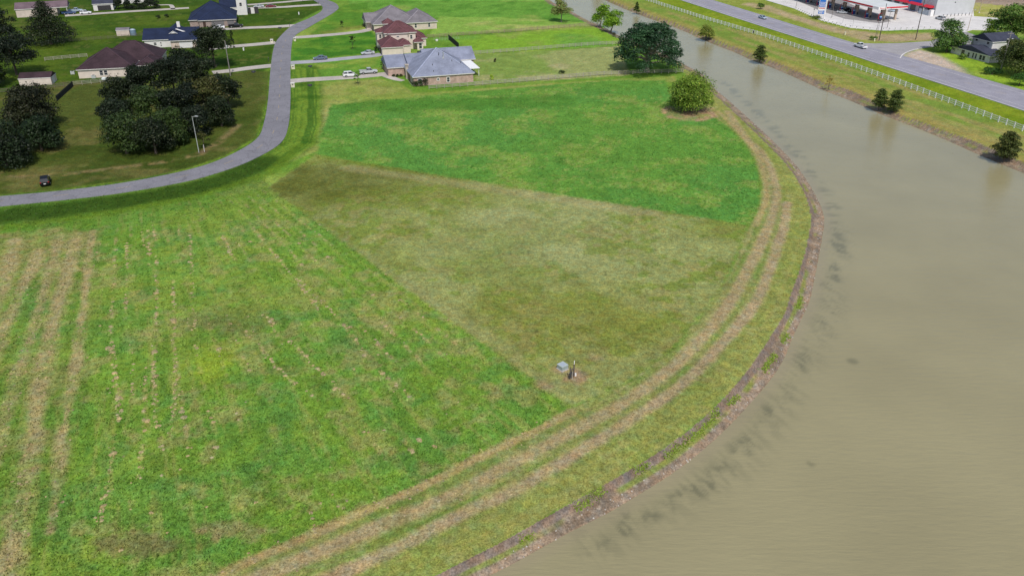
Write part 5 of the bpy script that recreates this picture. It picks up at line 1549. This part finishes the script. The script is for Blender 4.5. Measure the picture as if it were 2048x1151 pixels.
def make_blobs(kind, h, w, r, nb):
    """Clump layout of a crown of height h and width w standing on the origin."""
    R = w / 2
    out = []
    if kind == 'round':
        z0 = h * .26
        for k in range(nb):
            a, e = r.random() * 6.28, r.random()
            zz = z0 + (h - z0) * (.08 + .80 * e)
            q = R * (1 - .75 * abs((zz - (z0 + (h - z0) * .42)) / (h - z0) * 1.5) ** 2) * (.35 + .5 * r.random() ** .6)
            br = R * (.30 + .16 * r.random())
            out.append((q * math.cos(a), q * math.sin(a), min(zz, h - br * .7), br, br, br * .75))
        out.append((0, 0, h * .62, R * .55, R * .55, h * .28))
    elif kind == 'bush':
        for k in range(nb):
            a, e = r.random() * 6.28, r.random()
            zz = h * (.12 + .68 * e)
            q = R * (.66 + .25 * (1 - abs(2 * e - .8))) * (.55 + .35 * r.random()) * (1 if e < .7 else .65)
            br = R * (.34 + .14 * r.random())
            out.append((q * math.cos(a), q * math.sin(a), max(br * .5, min(zz, h - br * .7)), br, br, br * .8))
        out.append((0, 0, h * .45, R * .7, R * .7, h * .42))
    elif kind == 'oak':
        for k in range(nb):
            a = 2.399 * k; e = (k + .5) / nb
            zz = h * (.16 + .74 * e ** .9)
            q = R * math.sqrt(max(.05, 1 - (max(0, e - .12) / .92) ** 2.2)) * (.80 + .1 * r.random())
            br = R * (.165 + .085 * r.random())
            out.append((q * math.cos(a), q * math.sin(a), min(zz, h - br * .6), br * 1.12, br * 1.12, br * .80))
        for k in range(nb // 3):
            a = r.random() * 6.28; q = R * .42 * r.random()
            out.append((q * math.cos(a), q * math.sin(a), h * (.60 + .24 * r.random()), R * .26, R * .26, R * .2))
    elif kind == 'cone':
        for k in range(nb):
            e = (k + .4) / nb; a = 2.399 * k
            q = R * (1 - e) ** .8 * .62
            br = R * (.46 * (1 - e) + .14)
            out.append((q * math.cos(a), q * math.sin(a), h * (.10 + .82 * e), br, br, h * .09 + .15))
        out.append((0, 0, h * .5, R * .34, R * .34, h * .42))
    elif kind == 'column':
        for k in range(nb):
            e = (k + .5) / nb; a = 2.399 * k
            prof = min(1.0, .55 + 1.6 * e) * (1 - max(0, e - .35) / .75) ** .7
            br = R * (.30 + .34 * prof)
            q = R * prof * .55
            out.append((q * math.cos(a), q * math.sin(a), h * (.07 + .84 * e), br, br, max(.35, h * .085)))
        out.append((0, 0, h * .42, R * .55, R * .55, h * .38))
    elif kind == 'sparse':
        for k in range(nb):
            a = 2.399 * k; e = (k + .5) / nb
            q = R * (.45 + .4 * r.random())
            br = R * .26
            out.append((q * math.cos(a), q * math.sin(a), h * (.34 + .58 * e), br, br, br * .7))
        out.append((0, 0, h * .68, R * .4, R * .4, h * .2))
    return out


_tree_n = [0]


def tree(name, label, cat, px, h, w, kind, n, size, cols, group=None, nb=14, bark=None, trunk_r=None, lean=(0, 0), fill=.35, z=0.0, twig=True):
    _tree_n[0] += 1
    seed = 100 + _tree_n[0]
    r = np.random.default_rng(seed)
    p = gp(*px)
    t = thing(name, label, cat, (float(p[0]), float(p[1]), z), float(r.random() * 6.28) if not any(lean) else 0.0, group)
    blobs = make_blobs(kind, h, w, r, nb)
    if any(lean):
        blobs = [(x + lean[0] * zz / h, y + lean[1] * zz / h, zz, a, b, c) for x, y, zz, a, b, c in blobs]
    tr = trunk_r or max(.07, w * .028)
    mb = MB()
    top = Vector((lean[0] * .6, lean[1] * .6, h * .62))
    fork = Vector((lean[0] * .18, lean[1] * .18, h * (.16 if kind in ('oak', 'bush') else .30)))
    mb.tube((0, 0, -.3), (0, 0, .25), tr * 1.5, tr * 1.08, 9); mb.tube((0, 0, .25), fork, tr * 1.08, tr * .85, 9)
    mb.tube(fork, top, tr * .8, tr * .25, 7)
    for x, y, zz, a, b, c in blobs[:nb]:
        st = fork.lerp(top, min(.9, max(0, (zz - fork.z) / max(.1, top.z - fork.z) * .6)))
        e = Vector((x * .85, y * .85, zz))
        m_ = st.lerp(e, .5) + Vector((0, 0, .05 * h))
        mb.tube(st, m_, tr * .42, tr * .25, 5); mb.tube(m_, e, tr * .25, tr * .08, 5)
    mb.build('trunk', bark or M_BARK, t)
    crown_mesh('crown', blobs, n, size, cols, t, seed, fill)
    return t


DK = [LG(17, 26, 12), LG(35, 47, 22), LG(56, 60, 38)]
DK2 = [LG(15, 24, 13), LG(31, 43, 24), LG(52, 58, 42)]  # dark foliage of the left, plus mild shade worked into the greens
DKG = [LG(26, 40, 16), LG(52, 70, 28), LG(76, 86, 44)]
OLV = [LG(40, 44, 20), LG(74, 78, 36), LG(94, 84, 50)]
# right side and pond bank
tree('oak_tree', 'huge dark round oak tree by the pond behind a wooden fence', 'tree', (1294, 143), 15.6, 20.6, 'oak', 34000, .44, [LG(19, 41, 25), LG(47, 79, 46), LG(78, 106, 72)], nb=40, bark=M_BARKP, trunk_r=.75, fill=.14)
tree('shrub_tree', 'round olive green shrubby tree on bare soil at the meadow corner', 'tree', (1381, 222), 10.6, 12.4, 'bush', 20000, .36, [LG(56, 82, 24), LG(112, 138, 44), LG(150, 160, 66)], nb=30, fill=.3)
tree('pale_tree', 'pale olive tree with white trunk on lawn near the pond top', 'tree', (1122.5, 44), 9.8, 8.2, 'round', 5400, .42, [LG(86, 104, 50), LG(136, 142, 80), LG(150, 120, 76)], nb=16, bark=M_BARKP, fill=.3)
BR = [LG(62, 98, 20), LG(116, 152, 34), LG(156, 172, 58)]
tree('leaning_tree', 'bright yellow green tree leaning over the water, farther of two', 'tree', (1200, 52), 9.6, 8.2, 'bush', 5400, .42, BR, 'bright leaning trees on the pond bank', 14, lean=(1.6, -.5))
tree('leaning_tree', 'bright yellow green tree leaning over the water, nearer the oak', 'tree', (1222, 62.5), 9.0, 8.8, 'bush', 5700, .42, BR, 'bright leaning trees on the pond bank', 14, lean=(2.2, -1.0))
CY = [LG(34, 50, 18), LG(74, 90, 36), LG(100, 104, 50)]
FB = 'small trees on the far pond bank'
tree('bank_tree', 'small dark tree on the far bank, farthest up the pond', 'tree', (1273, 24), 5.0, 3.2, 'cone', 1950, .34, CY, FB, 12, z=-.4)
tree('bank_tree', 'round olive tree overhanging the far bank beside its reflection', 'tree', (1412, 76), 6.4, 6.2, 'bush', 4200, .36, [LG(74, 92, 30), LG(124, 136, 54), LG(130, 110, 60)], FB, 14, z=-.5)
tree('bank_tree', 'dark green bushy tree alone on the far bank right of the oak', 'tree', (1519, 121), 5.9, 4.6, 'column', 3600, .34, CY, FB, 14, z=-.4)
tree('bank_tree', 'thin yellowish sapling on the far bank with bare twigs', 'tree', (1657, 175), 3.9, 3.0, 'sparse', 330, .26, [LG(110, 104, 44), LG(150, 130, 60)], FB, 8, z=-.4)
tree('cypress_tree', 'left of two close dark upright trees on the far bank', 'tree', (1758, 215), 6.0, 4.0, 'column', 4500, .30, CY, FB, 16, z=-.4)
tree('cypress_tree', 'right of two close dark upright trees on the far bank', 'tree', (1787, 222), 6.6, 4.3, 'column', 4800, .30, CY, FB, 16, z=-.4)
tree('cypress_tree', 'dark upright tree on the far bank near the right photo edge', 'tree', (2009, 316), 7.0, 5.6, 'column', 7200, .32, [LG(34, 42, 16), LG(70, 80, 34), LG(100, 96, 50)], FB, 18, z=-.4)
tree('bank_tree', 'tree at the top edge whose yellow reflection lies in the pond', 'tree', (1196, -20), 8.6, 7.0, 'round', 3900, .42, [LG(100, 116, 36), LG(150, 150, 56)], FB, 14, z=-.3)
# around the old house
RT = 'trees around the old house'
GR = [LG(46, 74, 26), LG(92, 122, 48), LG(130, 140, 76)]
tree('garden_tree', 'tall bushy tree left of the old house by the side street', 'tree', (1893, 104), 12.2, 11.5, 'bush', 11400, .44, [LG(44, 72, 30), LG(84, 116, 50), LG(130, 140, 80)], RT, 24)
tree('garden_tree', 'big tree behind the old house showing sky gaps', 'tree', (2008, 92), 15.0, 13.5, 'round', 10800, .5, GR, RT, 24)
tree('garden_tree', 'small bright tree left of the big one behind the old house', 'tree', (1978, 76), 7.5, 7.5, 'bush', 4500, .42, [LG(64, 92, 28), LG(116, 142, 50)], RT, 14)
tree('garden_tree', 'dense dark green tree at right photo edge above the old house', 'tree', (2052, 96), 14, 14, 'round', 9750, .5, [LG(52, 70, 24), LG(96, 112, 44), LG(120, 120, 60)], RT, 22)
tree('garden_tree', 'wide olive tree mass at right photo edge near the leaning pole', 'tree', (2036, 152), 12.0, 13.5, 'bush', 13500, .44, [LG(38, 50, 20), LG(74, 88, 36), LG(96, 96, 50)], RT, 26)
tree('garden_tree', 'olive tree beside the old house right wall', 'tree', (2016, 134), 10.5, 8.5, 'bush', 7500, .44, [LG(48, 58, 22), LG(86, 96, 38), LG(110, 110, 60)], RT, 18)
tree('shrub', 'low dark shrub before the leaning pole on the yard slope', 'shrub', (1984, 149), 2.6, 5.6, 'bush', 1500, .34, [LG(34, 62, 26), LG(62, 96, 40)], 'shrubs of the old yard', 10)
tree('shrub', 'dark green shrub at right photo edge above the highway', 'shrub', (2038, 171), 4.0, 6.5, 'bush', 2200, .36, [LG(40, 74, 26), LG(70, 106, 40)], 'shrubs of the old yard', 12)
tree('shrub', 'weedy shrub in front of the old house windows', 'shrub', (1925, 118), 1.8, 3.2, 'bush', 700, .3, [LG(60, 84, 30), LG(104, 128, 48)], 'shrubs of the old yard', 8)
tree('shrub', 'small dark roadside bush beside the far highway verge', 'shrub', (1521, 18), 2.6, 4.0, 'bush', 900, .34, [LG(56, 84, 28), LG(90, 112, 44)], 'bushes by the fuel station', 8)
tree('shrub', 'low dark bush under the price sign', 'shrub', (1632, 38), 1.1, 5.0, 'bush', 700, .3, [LG(70, 84, 24), LG(100, 112, 36)], 'bushes by the fuel station', 8)
tree('shrub', 'bush at the foot of the utility pole behind the white pickup', 'shrub', (1746, 80), 1.4, 3.6, 'bush', 600, .3, [LG(60, 92, 24), LG(100, 128, 40)], 'bushes by the fuel station', 8)
# left: dark grove between the lawns and the road
GV = 'trees of the dark grove'
grove = [((243, 214), 9.0, 9, 'bush', DK, 'rounded dark tree at the upper left end of the grove'), ((298, 204), 10.5, 10, 'round', DK2, 'dark tree of the grove just right of the cream house entry'), ((352, 196), 11.5, 11, 'round', DK2, 'tallest greyish dark tree at the back of the grove'),
         ((408, 200), 11.5, 11, 'round', DK, 'dark tree at the back right of the grove'), ((458, 214), 9.5, 9, 'round', DK, 'dark tree at the right end of the grove by the road'), ((243, 262), 9.5, 9, 'bush', DK2, 'blackish tree on the left flank of the grove'),
         ((306, 252), 10.0, 9, 'round', DKG, 'brighter green rounded tree in the middle of the grove'), ((366, 250), 10.5, 11, 'round', DK2, 'very dark tree in the middle of the grove'), ((424, 240), 11.0, 8.5, 'round', OLV, 'olive tinted tree right of the grove middle'),
         ((254, 306), 10.0, 11.5, 'bush', DKG, 'broad green shrubby tree at the front left of the grove'), ((312, 306), 9.0, 10, 'bush', DK, 'low dark tree at the front of the grove'), ((344, 288), 9.0, 9, 'bush', DKG, 'green tinged tree at the front middle of the grove'),
         ((396, 272), 8.0, 8.5, 'bush', DK2, 'dark low tree behind the street lamp'), ((444, 252), 8.5, 8, 'bush', DK, 'dark low tree at the front right of the grove')]
for px, h_, w_, k_, c_, lb_ in grove:
    tree('grove_tree', lb_, 'tree', px, h_, w_, k_, 10500, .42, c_, GV, 20, fill=.28)
tree('sapling', 'thin olive sapling right beside the street lamp', 'tree', (409, 296), 4.4, 3.4, 'sparse', 700, .3, OLV, None, 9)
LT = 'dark trees at the left edge'
tree('edge_tree', 'big dark dishevelled tree in the upper left corner', 'tree', (6, 100), 15, 13, 'round', 9000, .5, DK2, LT, 22)
tree('edge_tree', 'dark ragged tree between upper left corner and garden shed', 'tree', (34, 150), 13, 13, 'round', 10200, .48, DK2, LT, 22)
tree('edge_tree', 'dark tree cut by the left photo edge behind the shed', 'tree', (-6, 172), 12, 10, 'bush', 7800, .46, DK, LT, 18)
tree('conifer_tree', 'broad dark cone shaped conifer before the long shed', 'tree', (103, 88), 16.0, 19.0, 'cone', 13500, .48, [LG(18, 28, 13), LG(38, 50, 24), LG(58, 56, 40)], LT, 30)
tree('edge_tree', 'dark olive tree clump below the garden shed', 'tree', (74, 258), 12.0, 15.0, 'bush', 16000, .46, [LG(20, 24, 11), LG(38, 43, 20), LG(56, 54, 34)], LT, 24)
tree('edge_tree', 'dark green tree clump right of the lower left edge clump', 'tree', (84, 300), 8.5, 10, 'bush', 8400, .44, [LG(20, 33, 16), LG(40, 58, 28)], LT, 18)
tree('edge_tree', 'lowest dark tree clump cut by the left photo edge', 'tree', (14, 330), 10, 13, 'bush', 11400, .46, [LG(16, 25, 13), LG(34, 48, 24)], LT, 22)
tree('lawn_tree', 'round dark tree on the lawn between the white house and road', 'tree', (430, 134), 13.2, 13.0, 'round', 11700, .46, DK, None, 24, trunk_r=.35)
tree('lawn_tree', 'low dark spreading tree behind the grove beside the cream house', 'tree', (368, 140), 8.0, 10.5, 'bush', 6900, .46, DK2, None, 18)
HL = ['leftmost tall dark hedge shrub right beside the detached garage', 'second dark hedge shrub from the detached garage', 'middle one of the five tall dark hedge shrubs', 'second dark hedge shrub from the footpath end', 'rightmost tall dark hedge shrub nearest the footpath']
for k, (u, v) in enumerate(((238, 18), (256, 18.5), (275, 18.5), (294, 18), (308, 17))):
    tree('hedge_shrub', HL[k], 'shrub', (u, v), 4.6, 5.6, 'bush', 1300, .46, DK2, 'dark hedge shrubs before the pale roofed house', 9)
for (u, v, lb_) in ((463, 71.5, 'upper of two small dark conical shrubs on the lawn'), (463.5, 83, 'lower of two small dark conical shrubs on the lawn')):
    tree('conical_shrub', lb_, 'shrub', (u, v), 2.4, 1.8, 'cone', 420, .26, DK, 'conical shrubs on the left lawn', 8)
for (u, v, lb_) in ((316, 37, 'left small dark shrub alone on the upper left lawn'), (333, 35, 'right small dark shrub alone on the upper left lawn')):
    tree('shrub', lb_, 'shrub', (u, v), 1.5, 2.4, 'bush', 380, .28, DK, 'small shrubs on the upper left lawn', 7)
for (u, v, h_, w_, c_, lb_) in ((705.5, 99, 5.4, 2.6, DKG, 'young tree with bare trunk above the silver sedan'), (684.5, 55, 2.9, 1.7, DKG, 'small young tree below the upper road bend'), (716, 169, 4.6, 2.6, [LG(70, 110, 34), LG(116, 150, 54)], 'young tree on the lawn beside the white parked car'),
                                  (767.5, 140, 3.6, 2.2, DKG, 'small dark tree by the corner of the brick house'), (271, 153, 3.8, 3.4, DK, 'small palm like tree before the cream house entry')):
    tree('young_tree', lb_, 'tree', (u, v), h_, w_, 'sparse', 700, .26, c_, 'young trees on the lawns', 9, trunk_r=.07)
for (u, v, h_, w_, c_, lb_) in ((829, 173, 1.9, 2.2, DKG, 'tall green shrub at the corner bed of the brick house'), (839, 173, 2.2, 2.4, DKG, 'middle green shrub in the bed of the brick house'), (851, 171.5, 2.4, 3.2, DK, 'dark green shrub against the brick house wall'),
                                  (788, 153.5, .8, 1.2, DKG, 'tiny shrub left of the brick house column'), (795, 153.5, .8, 1.2, DKG, 'tiny middle shrub before the brick house garage'), (802, 153, .8, 1.2, OLV, 'tiny shrub next to the brick house column'),
                                  (983, 159, 1.7, 1.5, [LG(110, 140, 40), LG(160, 180, 60)], 'yellow green shrub right of the brick house'), (990, 124, 1.3, .9, OLV, 'tiny sapling on pale lawn behind the brick house'), (1123, 147, 1.1, 2.2, DKG, 'low green bush by the fence left of the oak'),
                                  (729, 54, 1.6, 2.6, DK, 'dark shrub at the corner of the taupe roofed house'), (755, 101, 1.4, 2.6, DK, 'dark shrub by the garage of the maroon roofed house'), (1228, 73, 1.7, 1.4, OLV, 'small brown bush by the bank fence')):
    tree('garden_shrub', lb_, 'shrub', (u, v), h_, w_, 'bush', 420, .24, c_, 'shrubs around the houses on the right', 7)

# ================================================================== GROUND COVER
def tufts(name, n, depth_rng, az_rng, hgt, wid, seed, keep, colfun, blades=3):
    """Grass tufts as crossed pointed blades standing on the soil."""
    r = np.random.default_rng(seed)
    a = r.uniform(math.radians(az_rng[0]), math.radians(az_rng[1]), n); d = r.uniform(math.radians(depth_rng[0]), math.radians(depth_rng[1]), n)
    y = CAM_H / np.tan(d); x = np.hypot(y, CAM_H) * np.tan(a)
    F_ = bank_fields(x, y)
    k = keep(x, y, F_)
    x, y = x[k], y[k]
    F_ = tuple(f[k] for f in F_)
    z = ground_z(x, y, F_)
    c = colfun(x, y, F_, r)
    n = len(x)
    V, Cc = [], []
    for b in range(blades):
        th = r.random(n) * 6.28; hh = hgt * (.5 + r.random(n)); ww = wid * (.6 + .8 * r.random(n))
        ox, oy = r.normal(size=(2, n)) * wid * .4
        lx, ly = r.normal(size=(2, n)) * hgt * .5
        cx, cy = np.cos(th) * ww / 2, np.sin(th) * ww / 2
        V.append(np.stack([np.c_[x + ox - cx, y + oy - cy, z - .02], np.c_[x + ox + cx, y + oy + cy, z - .02], np.c_[x + ox + lx, y + oy + ly, z + hh]], 1))
        Cc.append(c * (.7 + .6 * r.random(n))[:, None])
    V = np.concatenate(V).reshape(-1, 3); Cc = np.repeat(np.concatenate(Cc), 3, 0)
    o = bulk(name, V, np.arange(len(V)).reshape(-1, 3), M_LEAF, np.clip(Cc, 0, .9))
    return tag(o, kind='stuff')


def in_any(x, y, *pgs):
    s = np.zeros(x.shape, bool)
    for g in pgs:
        s |= inside(x, y, np.asarray(g))
    return s


ROADP = np.vstack([rl, rrt[::-1]])
grass = tufts('meadow_grass', 95000, (13.5, 51), (-38, 38), .17, .24, 5, lambda x, y, F: in_any(x, y, meadow, field) & ~F[1] & ~inside(x, y, ROADP), lambda x, y, F, r: ground_colour(x, y, F) * r.uniform(.9, 1.35, len(x))[:, None])
turf = tufts('mown_grass', 60000, (15, 51), (-38, 38), .09, .20, 6, lambda x, y, F: in_any(x, y, lot, bankzone) & ~F[1], lambda x, y, F, r: ground_colour(x, y, F) * r.uniform(.85, 1.35, len(x))[:, None])


def line_scatter(pl, n, spread, r):
    s = np.r_[0, np.cumsum(np.hypot(*np.diff(pl, axis=0).T))]
    t = r.random(n) * s[-1]
    return np.interp(t, s, pl[:, 0]) + r.normal(size=n) * spread, np.interp(t, s, pl[:, 1]) + r.normal(size=n) * spread


def mounds(name, x, y, rad, hgt, col, seed, m):
    """Low irregular heaps."""
    r = np.random.default_rng(seed); n = len(x)
    z = ground_z(x, y)
    k = 7
    th = np.arange(k) / k * 6.283
    rr_ = rad[:, None] * r.uniform(.6, 1.25, (n, k))
    ring = np.stack([x[:, None] + rr_ * np.cos(th), y[:, None] + rr_ * np.sin(th), np.repeat(z[:, None] - .03, k, 1)], 2)
    r2 = rr_ * .55
    mid_ = np.stack([x[:, None] + r2 * np.cos(th), y[:, None] + r2 * np.sin(th), z[:, None] + hgt[:, None] * r.uniform(.6, 1, (n, k))], 2)
    top_ = np.c_[x, y, z + hgt][:, None, :]
    V = np.concatenate([ring, mid_, top_], 1).reshape(-1, 3)
    q = np.arange(k); q1 = (q + 1) % k
    f = np.concatenate([np.c_[q, q1, k + q1], np.c_[q, k + q1, k + q], np.c_[k + q, k + q1, np.full(k, 2 * k)]])
    F = (f[None] + (np.arange(n) * (2 * k + 1))[:, None, None]).reshape(-1, 3)
    c = np.repeat(col, 2 * k + 1, 0) * r.uniform(.85, 1.15, (n * (2 * k + 1), 1))
    return tag(bulk(name, V, F, m, c), kind='stuff')


r_ = np.random.default_rng(77)
hx, hy = [], []
for pl in clump_rows:
    L_ = np.hypot(*np.diff(pl, axis=0).T).sum()
    a, b = line_scatter(pl, int(L_ * 1.5), .16, r_); hx.append(a); hy.append(b)
gx_, gy_ = gps(np.c_[r_.uniform(190, 1080, 26000), r_.uniform(440, 1120, 26000)]).T
rc_, rs_ = row_coord(gx_, gy_)
on_row = np.abs((rc_ / 2.9 + .12 * (fbm(gx_, gy_, 8, 4, 2) - .5)) % 1 - .5) * 2.9 < .28
pick = on_row & (fbm(gx_, gy_, 14, 3, 36) > .46) & (r_.random(len(gx_)) < .22) | (r_.random(len(gx_)) < .004)
fx, fy = gx_[pick], gy_[pick]
hx = np.concatenate(hx + [np.array(fx)]); hy = np.concatenate(hy + [np.array(fy)])
ok = inside(hx, hy, field) & ((fbm(hx, hy, 4, 3, 201) > .44) | (r_.random(len(hx)) < .25))
hx, hy = hx[ok], hy[ok]
hrad = r_.uniform(.10, .34, len(hx)) * np.where(r_.random(len(hx)) < .15, 1.7, 1)
mounds('hay_clumps', hx, hy, hrad, hrad * .30, np.clip(np.tile(G(166, 152, 112), (len(hx), 1)) * r_.uniform(.8, 1.1, (len(hx), 1)), 0, .9), 78, M_GROUND)
sx, sy = [], []
for pl, n in ((track_main, 260), (track_pink, 130), (track_edge, 100)):
    a, b = line_scatter(pl, n, .5, r_); sx.append(a); sy.append(b)
for pl, n in zip(stripes, (170, 220, 100, 150, 50)):
    a, b = line_scatter(pl, n, .6, r_); sx.append(a); sy.append(b)
sx, sy = np.concatenate(sx), np.concatenate(sy)
srad = r_.uniform(.08, .26, len(sx))
mounds('cut_hay', sx, sy, srad, srad * .25, np.tile(G(164, 148, 112), (len(sx), 1)) * r_.uniform(.75, 1.1, (len(sx), 1)), 79, M_GROUND)
# stones and shells on the muddy shore
a, b = line_scatter(wn_l[20:], 900, .8, r_)
w_, c_, dw_, dc_ = bank_fields(a, b)
ok = c_ & ~w_ & (dw_ < 1.5)
a, b = a[ok], b[ok]
mounds('shore_stones', a, b, r_.uniform(.04, .13, len(a)), r_.uniform(.04, .1, len(a)), np.tile(G(196, 186, 170), (len(a), 1)) * r_.uniform(.6, 1.1, (len(a), 1)), 80, mat('ground_stone', (.45, .42, .38), .9))
# bright weeds on the bank ledge
wl_ = smooth_line(gps([(1602, 590), (1590, 628), (1560, 690), (1520, 745), (1470, 795), (1440, 818), (1400, 860), (1350, 898), (1300, 930), (1250, 958), (1200, 985), (1130, 1030), (1070, 1065), (980, 1110)], -.6), 4)
segs = [(.00, .06), (.17, .21), (.26, .33), (.43, .47), (.50, .66), (.70, .73), (.79, .85), (.93, .95)]
s_ = np.r_[0, np.cumsum(np.hypot(*np.diff(wl_, axis=0).T))]
t_ = np.concatenate([r_.uniform(q0, q1, int(7000 * (q1 - q0))) for q0, q1 in segs]) * s_[-1]
bx = np.interp(t_, s_, wl_[:, 0]) + r_.normal(size=len(t_)) * .24; by = np.interp(t_, s_, wl_[:, 1]) + r_.normal(size=len(t_)) * .24
bz = ground_z(bx, by)
th = r_.random(len(bx)) * 6.28; ww = r_.uniform(.07, .18, len(bx)); hh = r_.uniform(.04, .14, len(bx)); lx, ly = r_.normal(size=(2, len(bx))) * .22
V = np.stack([np.c_[bx - np.cos(th) * ww, by - np.sin(th) * ww, bz - .03], np.c_[bx + np.cos(th) * ww, by + np.sin(th) * ww, bz - .03], np.c_[bx + lx, by + ly, bz + hh]], 1).reshape(-1, 3)
cc = np.repeat(np.tile(G(136, 160, 58), (len(bx), 1)) * r_.uniform(.7, 1.35, (len(bx), 1)), 3, 0)
tag(bulk('bank_weeds', V, np.arange(len(V)).reshape(-1, 3), M_LEAF, cc), kind='stuff')
